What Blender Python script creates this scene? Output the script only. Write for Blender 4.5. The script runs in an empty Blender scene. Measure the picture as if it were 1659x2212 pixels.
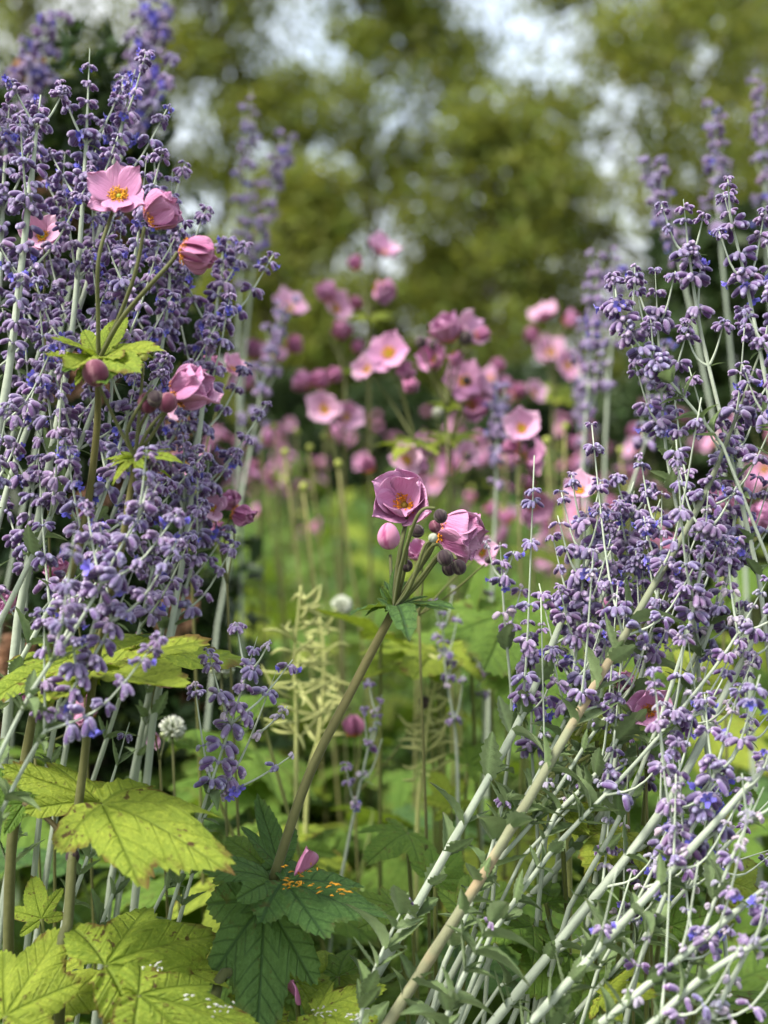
import bpy, math, random
import numpy as np
from mathutils import Vector, Matrix

# ------------------------------------------------------------------ camera, sky, sun
scene = bpy.context.scene
PITCH = math.radians(4.07)
CAM = Vector((0, 0, 0.95))
FOC = 1.09
K = math.tan(math.radians(16)) / 829.5          # photo measured on a 1659 x 2212 grid
cam_d = bpy.data.cameras.new("camera"); cam = bpy.data.objects.new("camera", cam_d)
scene.collection.objects.link(cam); scene.camera = cam
cam.location = CAM; cam.rotation_euler = (math.pi / 2 - PITCH, 0, 0)
cam_d.sensor_fit = 'HORIZONTAL'; cam_d.sensor_width = 36
cam_d.lens = 18 / math.tan(math.radians(16))
cam_d.clip_start = 0.02; cam_d.clip_end = 2000
cam_d.dof.use_dof = True; cam_d.dof.focus_distance = FOC; cam_d.dof.aperture_fstop = 4.2

SUN_EL, SUN_AZ = math.radians(56), math.radians(-118)   # azimuth from +Y towards +X
world = bpy.data.worlds.new("World"); scene.world = world; world.use_nodes = True
wn = world.node_tree.nodes; wl = world.node_tree.links
sky = wn.new('ShaderNodeTexSky'); sky.sky_type = 'NISHITA'; sky.sun_disc = False
sky.sun_elevation = SUN_EL; sky.sun_rotation = SUN_AZ
sky.air_density = 1.0; sky.dust_density = 4.0; sky.ozone_density = 1.0
# thin bright cloud over the blue
wtc = wn.new('ShaderNodeTexCoord'); wno = wn.new('ShaderNodeTexNoise'); wno.inputs['Scale'].default_value = 2.6; wno.inputs['Detail'].default_value = 5
wmr = wn.new('ShaderNodeMapRange'); wmx = wn.new('ShaderNodeMix'); wmx.data_type = 'RGBA'
wmr.inputs[1].default_value = .36; wmr.inputs[2].default_value = .60; wmr.inputs[3].default_value = .45; wmr.inputs[4].default_value = .95
wl.new(wtc.outputs['Generated'], wno.inputs[0]); wl.new(wno.outputs[0], wmr.inputs[0]); wl.new(wmr.outputs[0], wmx.inputs[0])
wl.new(sky.outputs[0], wmx.inputs[6]); wmx.inputs[7].default_value = (3.3, 3.4, 3.45, 1)
wl.new(wmx.outputs[2], wn['Background'].inputs[0]); wn['Background'].inputs[1].default_value = 0.15
sun_d = bpy.data.lights.new("sun", 'SUN'); sun_d.energy = 2.4; sun_d.angle = math.radians(18); sun_d.color = (1, .94, .84)
sun = bpy.data.objects.new("sun", sun_d); scene.collection.objects.link(sun)
sdir = Vector((math.sin(SUN_AZ) * math.cos(SUN_EL), math.cos(SUN_AZ) * math.cos(SUN_EL), math.sin(SUN_EL)))
sun.rotation_euler = sdir.to_track_quat('Z', 'Y').to_euler()
sun.location = (0, 0, 8)
vs = scene.view_settings
vs.view_transform = 'Standard'; vs.look = 'None'; vs.gamma = 1; vs.exposure = 1.55
scene.render.engine = 'CYCLES'
cy = scene.cycles
cy.use_denoising = True; cy.max_bounces = 6; cy.diffuse_bounces = 3; cy.glossy_bounces = 1; cy.transmission_bounces = 3
cy.use_adaptive_sampling = True; cy.adaptive_threshold = 0.012

# ------------------------------------------------------------------ helpers
FWD = Vector((0, math.cos(PITCH), -math.sin(PITCH))); UP = Vector((0, math.sin(PITCH), math.cos(PITCH))); RT = Vector((1, 0, 0))
COL = scene.collection
rnd = random.Random(11)
U = rnd.uniform

def P(px, py, d):
    return CAM + (FWD + RT * ((px - 829.5) * K) + UP * ((1106 - py) * K)) * d
def V3(p): return P(*p)
def px2m(px, d): return px * K * d
def cdir(r, u, c):
    "direction given as right, up, towards the viewer's side"
    return (RT * r + UP * u - FWD * c).normalized()

def link(name, data, parent=None, M=None):
    o = bpy.data.objects.new(name, data); COL.objects.link(o)
    if parent is not None: o.parent = parent
    if M is not None: o.matrix_basis = M
    return o
def thing(name, label, cat, loc=(0, 0, 0), group=None):
    o = link(name, None); o.location = loc; o.empty_display_size = .05
    o['label'] = label; o['category'] = cat
    if group: o['group'] = group
    return o
def copy_tree(o, parent=None):
    c = o.copy(); COL.objects.link(c); c.parent = parent
    for ch in list(o.children): copy_tree(ch, c)
    return c

def mesh(name, verts, faces, mat, cols=None, smooth=True):
    me = bpy.data.meshes.new(name)
    verts = np.asarray(verts, dtype=np.float32).reshape(-1, 3)
    if isinstance(faces, np.ndarray):
        k = faces.shape[1]; nf = len(faces)
        me.vertices.add(len(verts)); me.vertices.foreach_set('co', verts.ravel())
        me.loops.add(nf * k); me.loops.foreach_set('vertex_index', faces.ravel().astype(np.int32))
        me.polygons.add(nf); me.polygons.foreach_set('loop_start', np.arange(nf, dtype=np.int32) * k)
        me.update(calc_edges=True)
    else:
        me.from_pydata(verts.tolist(), [], faces)
    if cols is not None:
        a = me.color_attributes.new('Col', 'FLOAT_COLOR', 'POINT')
        c = np.asarray(cols, dtype=np.float32).reshape(len(verts), -1)
        if c.shape[1] == 3: c = np.hstack([c, np.ones((len(c), 1), np.float32)])
        a.data.foreach_set('color', c.ravel())
    if smooth: me.polygons.foreach_set('use_smooth', [True] * len(me.polygons))
    me.materials.append(mat); me.update()
    return me

class MB:
    def __init__(s): s.v = []; s.f = []; s.c = []
    def add(s, v, f, c):
        n = len(s.v); s.v += v; s.f += [tuple(i + n for i in q) for q in f]; s.c += c
    def tube(s, pts, rad, sides=6, col=(1, 1, 1), col2=None, cap=True, groove=0.0, mottle=0.0):
        n = len(pts); col2 = col2 or col
        if not hasattr(rad, '__len__'): rad = [rad] * n
        t = (pts[1] - pts[0]).normalized()
        a = t.orthogonal().normalized(); base = len(s.v)
        for i in range(n):
            t2 = (pts[min(i + 1, n - 1)] - pts[max(i - 1, 0)])
            t2 = t2.normalized() if t2.length > 1e-9 else t
            a = (a - t2 * a.dot(t2)).normalized(); b = t2.cross(a); t = t2
            w = i / max(1, n - 1); cc = tuple(col[j] * (1 - w) + col2[j] * w for j in range(3))
            for k in range(sides):
                an = 2 * math.pi * k / sides
                rg = rad[i] * (1 - groove if k % 2 else 1); mo = 1 - mottle * (((i * 37 + k * 11) * .618) % 1)
                s.v.append(tuple(pts[i] + (a * math.cos(an) + b * math.sin(an)) * rg)); s.c.append((cc[0] * mo, cc[1] * mo, cc[2] * mo))
        for i in range(n - 1):
            for k in range(sides):
                k2 = (k + 1) % sides
                s.f.append((base + i * sides + k, base + i * sides + k2, base + (i + 1) * sides + k2, base + (i + 1) * sides + k))
        if cap:
            s.f.append(tuple(base + k for k in reversed(range(sides))))
            s.f.append(tuple(base + (n - 1) * sides + k for k in range(sides)))
    def build(s, name, mat): return mesh(name, s.v, s.f, mat, s.c)

def crom(pts, n):
    "Catmull-Rom through the points"
    p = [pts[0] * 2 - pts[1]] + list(pts) + [pts[-1] * 2 - pts[-2]]; out = []
    m = len(pts) - 1
    for i in range(n + 1):
        x = i / n * m; k = min(int(x), m - 1); t = x - k
        a, b, c, d = p[k:k + 4]
        out.append(.5 * ((2 * b) + (c - a) * t + (2 * a - 5 * b + 4 * c - d) * t * t + (3 * b - a - 3 * c + d) * t ** 3))
    return out
def frame(o, y, zhint, s=1.0, sx=1.0):
    y = y.normalized(); z = (zhint - y * zhint.dot(y))
    z = z.normalized() if z.length > 1e-6 else y.orthogonal().normalized()
    x = y.cross(z)
    return Matrix(((x.x * s * sx, y.x * s, z.x * s, o.x), (x.y * s * sx, y.y * s, z.y * s, o.y), (x.z * s * sx, y.z * s, z.z * s, o.z), (0, 0, 0, 1)))
def axis_frame(o, z, s=1.0, spin=0.0):
    z = z.normalized(); x = z.orthogonal().normalized(); y = z.cross(x)
    c, sn = math.cos(spin), math.sin(spin); x, y = x * c + y * sn, y * c - x * sn
    return Matrix(((x.x * s, y.x * s, z.x * s, o.x), (x.y * s, y.y * s, z.y * s, o.y), (x.z * s, y.z * s, z.z * s, o.z), (0, 0, 0, 1)))

# ------------------------------------------------------------------ materials
class NT:
    def __init__(s, name):
        s.m = bpy.data.materials.new(name); s.m.use_nodes = True
        s.t = s.m.node_tree; s.t.nodes.clear(); s.o = s.n('ShaderNodeOutputMaterial')
    def n(s, kind, **kw):
        x = s.t.nodes.new(kind)
        for k, v in kw.items(): setattr(x, k, v)
        return x
    def l(s, a, b): s.t.links.new(a, b)
    def math(s, op, a, b=None, clamp=False):
        x = s.n('ShaderNodeMath', operation=op); x.use_clamp = clamp
        for i, q in enumerate((a, b)):
            if q is None: continue
            if isinstance(q, (int, float)): x.inputs[i].default_value = q
            else: s.l(q, x.inputs[i])
        return x.outputs[0]
    def maprange(s, v, a, b, c=0, d=1, smooth=True):
        x = s.n('ShaderNodeMapRange', interpolation_type='SMOOTHSTEP' if smooth else 'LINEAR')
        s.l(v, x.inputs[0])
        for i, q in enumerate((a, b, c, d)): x.inputs[i + 1].default_value = q
        return x.outputs[0]
    def mix(s, f, a, b, blend='MIX'):
        x = s.n('ShaderNodeMix', data_type='RGBA', blend_type=blend)
        for i, q in ((0, f), (6, a), (7, b)):
            if isinstance(q, (int, float)): x.inputs[i].default_value = q
            elif isinstance(q, tuple): x.inputs[i].default_value = (*q, 1)
            else: s.l(q, x.inputs[i])
        return x.outputs[2]
    def noise(s, scale, detail=3, rough=.55, coord='Object'):
        tc = s.n('ShaderNodeTexCoord'); x = s.n('ShaderNodeTexNoise')
        x.inputs['Scale'].default_value = scale; x.inputs['Detail'].default_value = detail; x.inputs['Roughness'].default_value = rough
        s.l(tc.outputs[coord], x.inputs[0]); return x.outputs[0]
    def col(s):
        x = s.n('ShaderNodeAttribute', attribute_name='Col'); return x.outputs['Color']
    def rand(s): return s.n('ShaderNodeObjectInfo').outputs['Random']
    def finish(s, color, rough=.6, trans=0.0, tcol=None, sheen=0.0, sheen_tint=(1, 1, 1), bump=None, bstr=.3, bdist=.001, spec=.4):
        p = s.n('ShaderNodeBsdfPrincipled')
        if isinstance(color, tuple): p.inputs['Base Color'].default_value = (*color, 1)
        else: s.l(color, p.inputs['Base Color'])
        p.inputs['Roughness'].default_value = rough; p.inputs['Specular IOR Level'].default_value = spec
        if sheen:
            p.inputs['Sheen Weight'].default_value = sheen; p.inputs['Sheen Roughness'].default_value = .45
            p.inputs['Sheen Tint'].default_value = (*sheen_tint, 1)
        if bump is not None:
            b = s.n('ShaderNodeBump'); b.inputs['Strength'].default_value = bstr; b.inputs['Distance'].default_value = bdist
            s.l(bump, b.inputs['Height']); s.l(b.outputs[0], p.inputs['Normal'])
        out = p.outputs[0]
        if trans:
            t = s.n('ShaderNodeBsdfTranslucent'); c = tcol if tcol is not None else color
            if isinstance(c, tuple): t.inputs[0].default_value = (*c, 1)
            else: s.l(c, t.inputs[0])
            mx = s.n('ShaderNodeMixShader'); mx.inputs[0].default_value = trans
            s.l(out, mx.inputs[1]); s.l(t.outputs[0], mx.inputs[2]); out = mx.outputs[0]
        s.l(out, s.o.inputs[0]); return s.m

def anemone_leaf_material(name, ca, cb, vein, spots, vein_amt, edge):
    t = NT(name); sp = t.n('ShaderNodeSeparateColor'); t.l(t.col(), sp.inputs[0])
    u, v, e = sp.outputs[0], sp.outputs[1], sp.outputs[2]
    main = t.maprange(u, .004, .020, 1, 0)
    q = t.math('FRACT', t.math('MULTIPLY', t.math('SUBTRACT', v, t.math('MULTIPLY', u, 1.0)), 7.5))
    sec = t.maprange(t.math('ABSOLUTE', t.math('SUBTRACT', q, .5)), .37, .5, 0, .75)
    vm = t.math('MAXIMUM', main, sec)
    n1 = t.noise(3.0, 4); n2 = t.noise(26, 3, .7)
    f = t.math('ADD', t.math('MULTIPLY', t.rand(), .75), t.math('MULTIPLY', t.math('SUBTRACT', n1, .5), 1.3), True)
    base = t.mix(f, ca, cb)
    base = t.mix(t.maprange(n2, .42, .75, 0, .5), base, tuple(min(1, x * 1.5) for x in cb))
    c = t.mix(t.math('MULTIPLY', vm, vein_amt), base, vein)
    sn = t.noise(15, 2, .6); sn2 = t.noise(3.2, 2)
    s = t.math('MULTIPLY', t.maprange(sn, .60, .65), t.maprange(sn2, .46, .58))
    s = t.math('MULTIPLY', s, spots)
    c = t.mix(s, c, (.085, .045, .018))
    ed = t.math('MULTIPLY', t.maprange(e, .86, 1.0), t.maprange(sn2, .44, .56))
    c = t.mix(t.math('MULTIPLY', ed, edge), c, (.12, .07, .02))
    tc = t.mix(.5, c, (.30, .42, .02))
    return t.finish(c, .62, .34, tc, spec=.22, bump=t.math('SUBTRACT', t.math('MULTIPLY', n2, .5), vm), bstr=.45, bdist=.02)
M_LEAF = {
    'g': anemone_leaf_material('anemone_leaf_deep_green', (.050, .115, .030), (.085, .165, .045), (.024, .060, .026), .5, .75, .2),
    'm': anemone_leaf_material('anemone_leaf_mid_green', (.075, .155, .022), (.145, .235, .035), (.045, .095, .018), .7, .55, .4),
    'y': anemone_leaf_material('anemone_leaf_yellowing', (.185, .265, .030), (.300, .350, .042), (.120, .175, .020), 1.0, .50, 1.0),
}
def simple_leaf(name, ca, cb, trans=.3, rough=.6, ns=6, sheen=0.0, tm=(.25, .35, .03)):
    t = NT(name); f = t.math('ADD', t.math('MULTIPLY', t.rand(), .6), t.math('MULTIPLY', t.noise(ns, 3), .5), True)
    c = t.mix(1.0, t.mix(f, ca, cb), t.col(), 'MULTIPLY')
    return t.finish(c, rough, trans, t.mix(.4, c, tm), sheen, spec=.25, bump=t.noise(40, 2), bstr=.3, bdist=.01)
M_SLEAF = simple_leaf('sage_leaf', (.100, .165, .055), (.200, .275, .125), .25, .8, 9, .1, (.25, .34, .12))
M_BLADE = simple_leaf('grass_blade', (.080, .165, .036), (.175, .275, .066), .35, .5, 4)
M_CROWN = simple_leaf('tree_foliage', (.100, .140, .026), (.225, .255, .050), .45, .55, .9, 0, (.42, .45, .05))
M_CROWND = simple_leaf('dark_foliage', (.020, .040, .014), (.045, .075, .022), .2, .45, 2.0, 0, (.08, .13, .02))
def stem_material(name, ca, cb, sheen=.25, rough=.7, sc=14):
    t = NT(name); c = t.mix(1.0, t.mix(t.noise(sc, 4), ca, cb), t.col(), 'MULTIPLY')
    return t.finish(c, rough, 0, None, sheen, bump=t.noise(140, 3), bstr=.35, bdist=.002, spec=.25)
M_SSTEM = stem_material('sage_stem', (.33, .40, .30), (.50, .56, .45), .15, .85)
def peeling_material():
    t = NT('peeling_sage_stem'); n = t.noise(9, 4, .6); n2 = t.noise(60, 3)
    c = t.mix(t.maprange(n, .47, .56), (.27, .33, .23), (.42, .36, .25)); c = t.mix(t.math('MULTIPLY', n2, .5), c, (.22, .22, .15)); c = t.mix(1.0, c, t.col(), 'MULTIPLY')
    return t.finish(c, .85, 0, None, .1, bump=n2, bstr=.4, bdist=.003, spec=.2)
M_TAN = peeling_material()
M_ASTEM = stem_material('anemone_stem', (.075, .090, .028), (.135, .140, .050), .1, .65)
M_POD = stem_material('seed_pod', (.34, .38, .12), (.48, .49, .20), .1, .7)
M_BARK = stem_material('bark', (.055, .045, .035), (.10, .085, .065), 0, .9, 3)
def calyx_material():
    t = NT('sage_calyx'); c = t.mix(1.0, t.col(), t.mix(t.rand(), (.78, .80, .92), (1.18, 1.0, 1.06)), 'MULTIPLY')
    return t.finish(c, .9, .10, c, 0.55, (.86, .84, .97), spec=.1, bump=t.noise(900, 2), bstr=.6, bdist=.0006)
M_CALYX = calyx_material()
def petal_material():
    t = NT('anemone_petal'); tc_ = t.n('ShaderNodeTexCoord'); mp = t.n('ShaderNodeMapping'); mp.inputs['Scale'].default_value = (34, 2.2, 2.2); t.l(tc_.outputs['Object'], mp.inputs[0]); sn_ = t.n('ShaderNodeTexNoise'); sn_.inputs['Scale'].default_value = 1; sn_.inputs['Detail'].default_value = 3; t.l(mp.outputs[0], sn_.inputs[0]); stv = sn_.outputs[0]; c = t.mix(1.0, t.col(), t.mix(t.rand(), (.90, .80, .90), (1.04, 1.03, 1.0)), 'MULTIPLY')
    c = t.mix(t.maprange(stv, .35, .7, .0, .32), c, t.mix(1.0, c, (.78, .50, .66), 'MULTIPLY'))
    return t.finish(c, .7, .30, t.mix(1.0, c, (1.0, .86, .95), 'MULTIPLY'), 0, (1, .9, .95), spec=.12, bump=stv, bstr=.35, bdist=.02)
M_PETAL = petal_material()
def vcol_material(name, rough=.6, trans=0, sheen=0):
    t = NT(name); c = t.mix(1.0, t.col(), t.mix(t.noise(60, 3), (.75, .75, .75), (1.2, 1.2, 1.2)), 'MULTIPLY')
    return t.finish(c, rough, trans, c, sheen, spec=.25)
M_V = vcol_material('flower_centre', .6, .15)
M_BUD = vcol_material('anemone_bud', .75, 0, .12)
M_WHITE = vcol_material('white_floret', .7, .25)

# ------------------------------------------------------------------ shared meshes
def leaf_mesh(seed, kind, lobes=None, droop=.18, cup=.0, sinus=148):
    "palmate three-lobed toothed leaf; petiole at the origin, midrib along +Y, unit length"
    r = random.Random(seed)
    lobes = lobes or [(0, 1.0, 38), (50 + r.uniform(-4, 4), .74 + r.uniform(-.06, .06), 29), (-50 + r.uniform(-4, 4), .74 + r.uniform(-.06, .06), 29), (104, .50, 34), (-104, .50, 34)]
    veins = [math.radians(a) for a, _, _ in lobes]
    NTH, NR = 132, 13
    th = np.linspace(-math.radians(sinus), math.radians(sinus), NTH)
    for a in veins: th[np.argmin(abs(th - a))] = a
    R = np.zeros(NTH)
    for a, L, w in lobes:
        R = np.maximum(R, L * np.exp(-(np.abs(th - math.radians(a)) / math.radians(w)) ** 1.45))
    R = np.maximum(R, .20)
    teeth = 34 + r.randint(-3, 3)
    ph = (np.abs(th) * teeth / 2.6) % 1.0
    R = R * (1 - .085 * ph) * (1 + .04 * np.sin(th * 9 + r.uniform(0, 6)))
    hw = [r.uniform(0, 6) for _ in range(6)]
    verts = [(0, 0, 0)]; cols = [(0, 0, 0)]; faces = []
    dv = np.min(np.stack([np.abs(th - a) for a in veins]), 0)
    for j in range(1, NR + 1):
        s = j / NR
        for i in range(NTH):
            rr = R[i] * s; x = rr * math.sin(th[i]); y = rr * math.cos(th[i])
            u = rr * math.sin(min(dv[i], 1.2)); v = rr * math.cos(min(dv[i], 1.2))
            z = .30 * u - 1.1 * u * u                        # blade rises away from each rib
            z += .010 * math.cos((v - u) * 7.5 * 2 * math.pi) * min(1, u * 12)
            z -= droop * rr * rr + cup * x * x
            z += .045 * rr * rr * math.sin(4 * th[i] + hw[0]) + .025 * rr * math.sin(9 * th[i] + hw[1] + 3 * rr)
            z += .05 * math.sin(y * 4 + hw[2]) * rr
            verts.append((x, y, z)); cols.append((u, v, s))
    for i in range(NTH - 1): faces.append((0, 1 + i + 1, 1 + i))
    for j in range(NR - 1):
        for i in range(NTH - 1):
            a = 1 + j * NTH + i; faces.append((a, a + 1, a + NTH + 1, a + NTH))
    return mesh('anemone_leaf', verts, faces, M_LEAF[kind], cols)
LEAF = {k: [leaf_mesh(31 + i, k, droop=d, cup=c) for i, (d, c) in enumerate(((.10, .05), (.30, .0), (.20, .25), (.05, -.15), (.42, .2)))] for k in M_LEAF}
BRL = [(0, 1.0, 20), (42, .72, 18), (-42, .72, 18), (85, .42, 20), (-85, .42, 20)]
BRACT = {k: [leaf_mesh(71 + i, k, BRL, droop=d) for i, d in enumerate((.15, .4))] for k in M_LEAF}
BROAD = {k: [leaf_mesh(91 + i, k, [(0, 1.0, 52), (42, .84, 40), (-42, .82, 40), (90, .66, 44), (-90, .63, 44)], droop=d, cup=c) for i, (d, c) in enumerate(((.12, .25), (.28, .1)))] for k in M_LEAF}

def strip_leaf(name, mat, prof, n=9, teeth=0.0, fold=.25, curl=.2, wav=.0, seed=0, cross=2):
    r = random.Random(seed); v = []; f = []; c = []
    for i in range(n + 1):
        s = i / n; w = prof(s)
        if teeth and 0 < i < n: w *= 1 + (teeth if i % 2 else -teeth)
        for k in range(-cross, cross + 1):
            q = k / cross; x = w * q
            v.append((x, s, fold * abs(x) - curl * s * s + wav * math.sin(s * 7 + seed) * q))
            g = 1.45 if k == 0 else (1.0 - .25 * r.random()); tip = max(0, s - .86) * 4 * (seed % 2); c.append((g * (1 - .3 * tip), g * (1 - .65 * tip), g * (1 - .6 * tip)))
    m = 2 * cross + 1
    for i in range(n):
        for k in range(m - 1): f.append((i * m + k, i * m + k + 1, (i + 1) * m + k + 1, (i + 1) * m + k))
    return mesh(name, v, f, mat, c)
pl = lambda s: .18 * math.sin(math.pi * min(1, .04 + s * .96) ** .8) ** .9 + .012
SLEAF = [strip_leaf('sage_leaf', M_SLEAF, pl, 12, t, fo, cu, .01, i) for i, (t, fo, cu) in enumerate(((.13, .5, .12), (.1, .8, .3), (.16, .3, -.1), (.05, 1.0, .5)))]
SBLADE = strip_leaf('sage_small_leaf', M_SLEAF, lambda s: .10 * math.sin(math.pi * (.05 + .94 * s)), 6, 0, .6, .2, 0, 4, 1)

def petal_mesh(seed, curve, cup, wav, outer=(.40, .10, .27), inner=(.79, .46, .69), width=.40):
    r = random.Random(seed); NX, NY = 10, 14; v = []; c = []; f = []
    ph = [r.uniform(0, 6.3) for _ in range(5)]; lop = r.uniform(-.08, .08)
    for side in (0, 1):
        for j in range(NY + 1):
            s = j / NY
            w = width * (1.12 * math.sin(math.pi * (.06 + .80 * s ** .85)) ** .8) * (1 if s < .75 else math.sqrt(max(0, 1 - ((s - .75) / .262) ** 2)) * .93 + .07)
            for i in range(NX + 1):
                q = i / NX * 2 - 1; x = w * q + lop * s * s
                end = 1 - .10 * q * q * s + .035 * s * math.sin(q * 5 + ph[0])
                y = s * end
                z = curve * s * s + cup * (x * x) * 2.2 + wav * s * s * (math.sin(q * 3.2 + ph[1]) * .6 + math.sin(s * 6 + q * 2 + ph[2]) * .4)
                if side: z -= .012
                st = .5 + .5 * math.sin(q * 21 + ph[3]) * (.5 + .5 * math.sin(q * 9 + ph[4]))
                if side:
                    m = min(1, max(0, (1.25 - abs(q) * .95) * (1.05 - .45 * s))) * (.55 + .55 * st)
                    k = tuple(inner[h] * (1 - m) + outer[h] * m for h in range(3))
                else:
                    m = .30 * (1 - s) + .12 * st * (1 - s * .6)
                    k = tuple(inner[h] * (1 - m) + outer[h] * m for h in range(3))
                    e = max(0, s - .6) * .35 + max(0, abs(q) - .7) * .3
                    k = tuple(min(.92, a + (.9 - a) * e) for a in k)
                v.append((x, y, z)); c.append(k)
    m = NX + 1; N = m * (NY + 1)
    for j in range(NY):
        for i in range(NX):
            a = j * m + i; q = (a, a + 1, a + m + 1, a + m); f.append(q); f.append(tuple(N + h for h in reversed(q)))
    rim = [i for i in range(m)] + [j * m + NX for j in range(1, NY + 1)] + [NY * m + i for i in range(NX - 1, -1, -1)] + [j * m for j in range(NY - 1, 0, -1)]
    for a, b in zip(rim, rim[1:] + rim[:1]): f.append((b, a, N + a, N + b))
    return mesh('petal', v, f, M_PETAL, c)
PET_OPEN = [petal_mesh(i, .10, .10, .07) for i in range(4)]
PET_CUP = [petal_mesh(10 + i, .20, .50, .12, width=.47) for i in range(4)]
PET_DEEP = [petal_mesh(20 + i, .30, .70, .09, outer=(.34, .07, .20), inner=(.71, .35, .57), width=.42) for i in range(3)]
PET_PALE = [petal_mesh(30 + i, .16, .25, .09, outer=(.55, .22, .40), inner=(.83, .58, .76), width=.40) for i in range(3)]

def centre_mesh(orange):
    b = MB(); r = random.Random(3)
    g = (.36, .40, .05) if not orange else (.22, .16, .02)
    rows = [(.00, .085), (.045, .080), (.08, .055), (.097, .02)]
    n0 = len(b.v)
    for z, rr in rows:
        for k in range(10): b.v.append((rr * math.cos(k * .628), rr * math.sin(k * .628), z)); b.c.append(g)
    for j in range(3):
        for k in range(10): b.f.append((n0 + j * 10 + k, n0 + j * 10 + (k + 1) % 10, n0 + (j + 1) * 10 + (k + 1) % 10, n0 + (j + 1) * 10 + k))
    b.f.append(tuple(n0 + 30 + k for k in range(10)))
    for i in range(130):
        a = r.uniform(0, 6.283); q = r.uniform(.10, .27) * (1.45 if orange else 1.15); h = r.uniform(.05, .15) * (1.5 if orange else 1.1)
        p0 = Vector((.07 * math.cos(a), .07 * math.sin(a), 0)); p1 = Vector((q * math.cos(a), q * math.sin(a), h))
        cc = (.86, .44, .03) if not orange else (.80, .30, .012)
        k = r.uniform(.7, 1.1); cc = tuple(x * k for x in cc)
        b.tube([p0, (p0 + p1) / 2 + Vector((0, 0, .02)), p1], .007, 3, (.8, .5, .1), cc, False)
        e = Vector((math.cos(a + 1), math.sin(a + 1), .4)) * .022
        b.tube([p1 - e, p1, p1 + e], [.010, .020, .010], 4, cc)
    return b.build('stamens', M_V)
CEN = [centre_mesh(False), centre_mesh(True)]

def bud_mesh(seed, ca, cb, pt=0.0):
    r = random.Random(seed); v = []; c = []; f = []; NA, NH = 30, 12
    st = [r.random() for _ in range(NA)]
    for j in range(NH + 1):
        a = math.pi * j / NH; rr = math.sin(a); z = -math.cos(a)
        for k in range(NA):
            t = 2 * math.pi * k / NA; tw = (k + j * .35) % 10; seam = 1.0 if tw < 1 or tw > 9.2 else 0.0
            lob = 1 - .09 * seam
            v.append((rr * math.cos(t) * .5 * lob, rr * math.sin(t) * .5 * lob, z * .53 + .5 + pt * max(0, z) ** 3))
            m = min(1, .75 * seam + .30 * st[k] + (.55 if j < 2 else 0) + (.25 if j > NH - 2 else 0))
            c.append(tuple(ca[i] * (1 - m) + cb[i] * m for i in range(3)))
    for j in range(NH):
        for k in range(NA): f.append((j * NA + k, j * NA + (k + 1) % NA, (j + 1) * NA + (k + 1) % NA, (j + 1) * NA + k))
    return mesh('bud', v, f, M_BUD, c)
BUD = {'d': bud_mesh(1, (.022, .009, .018), (.125, .105, .085)), 'r': bud_mesh(2, (.10, .018, .045), (.26, .12, .15)), 'g': bud_mesh(3, (.30, .34, .06), (.38, .42, .12)), 'p': bud_mesh(4, (.66, .30, .48), (.45, .09, .25), .12), 'w': bud_mesh(5, (.30, .32, .25), (.45, .46, .40))}

def whorl_mesh(seed, n, corolla, spent=False):
    "a node of the flower spike: two opposite bunches of woolly calyces, spike axis along +Z, about 1 unit half width"
    r = random.Random(seed); b = MB()
    b.tube([Vector((0, 0, -.13)), Vector((0, 0, 0)), Vector((0, 0, .13))], [.09, .15, .09], 6, (.36, .36, .46))
    for i in range(n):
        side = i % 2; a = side * math.pi + r.gauss(0, .60); el = r.uniform(-.05, .65)
        out = Vector((math.cos(a) * math.cos(el), math.sin(a) * math.cos(el), math.sin(el)))
        L = r.uniform(.75, 1.1) * (.55 if spent else 1)
        p0 = out * .06; p1 = out * .30 + Vector((0, 0, .06)); d = (out + Vector((0, 0, -r.uniform(.35, 1.1)))).normalized()
        hue = r.random(); k = r.uniform(.75, 1.2)
        if spent: dark, lite = (.42 * k, .40 * k, .44 * k), (.60, .60, .62)
        else:
            dark = (.100 * k + .045 * hue, .066 * k, .205 * k); lite = (.45 * k, .42 * k, .58 * k)
        prof = [(0, .08, lite), (.10, .15, lite), (.30, .195, dark), (.60, .215, dark), (.88, .17, dark), (.97, .12, lite), (1.04, .03, lite)]
        ring = []; t = d; sx = t.orthogonal().normalized(); sy = t.cross(sx); n0 = len(b.v)
        b.tube([p0, p1], [.045, .05], 4, (.34, .33, .42), None, False); n0 = len(b.v)
        for s, rr, cc in prof:
            for q in range(6):
                an = q * math.pi / 3; off = (sx * math.cos(an) + sy * math.sin(an)) * rr * (.75 if spent else 1)
                pt = p1 + t * (s * L * .86) + off + Vector((0, 0, -.10 * s * s))
                b.v.append(tuple(pt))
                up = max(0, off.normalized().z) * .5  # upward sides painted paler, as if the wool caught light from above
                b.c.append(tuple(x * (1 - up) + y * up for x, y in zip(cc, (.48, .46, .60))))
        for j in range(len(prof) - 1):
            for q in range(6): b.f.append((n0 + j * 6 + q, n0 + j * 6 + (q + 1) % 6, n0 + (j + 1) * 6 + (q + 1) % 6, n0 + (j + 1) * 6 + q))
        b.f.append(tuple(n0 + (len(prof) - 1) * 6 + q for q in range(6)))
        if i < corolla:
            tip = p1 + t * L * .7; cb = (.15, .14, .62)
            for q in range(5):
                an = q * 1.2566 + r.random(); o = (sx * math.cos(an) + sy * math.sin(an))
                w = t.cross(o) * .16; e = tip + t * .45 + o * .42
                m_ = tip + t * .42 + o * .16; n1 = len(b.v)
                for pt, kk in ((tip, .8), (m_ + w, 1), (e + w * .6, 1.25), (e - w * .6, 1.25), (m_ - w, 1)):
                    b.v.append(tuple(pt)); b.c.append(tuple(x * kk for x in cb))
                b.f.append((n1, n1 + 1, n1 + 2, n1 + 3, n1 + 4))
    return b.build('flower_whorl', M_CALYX)
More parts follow.
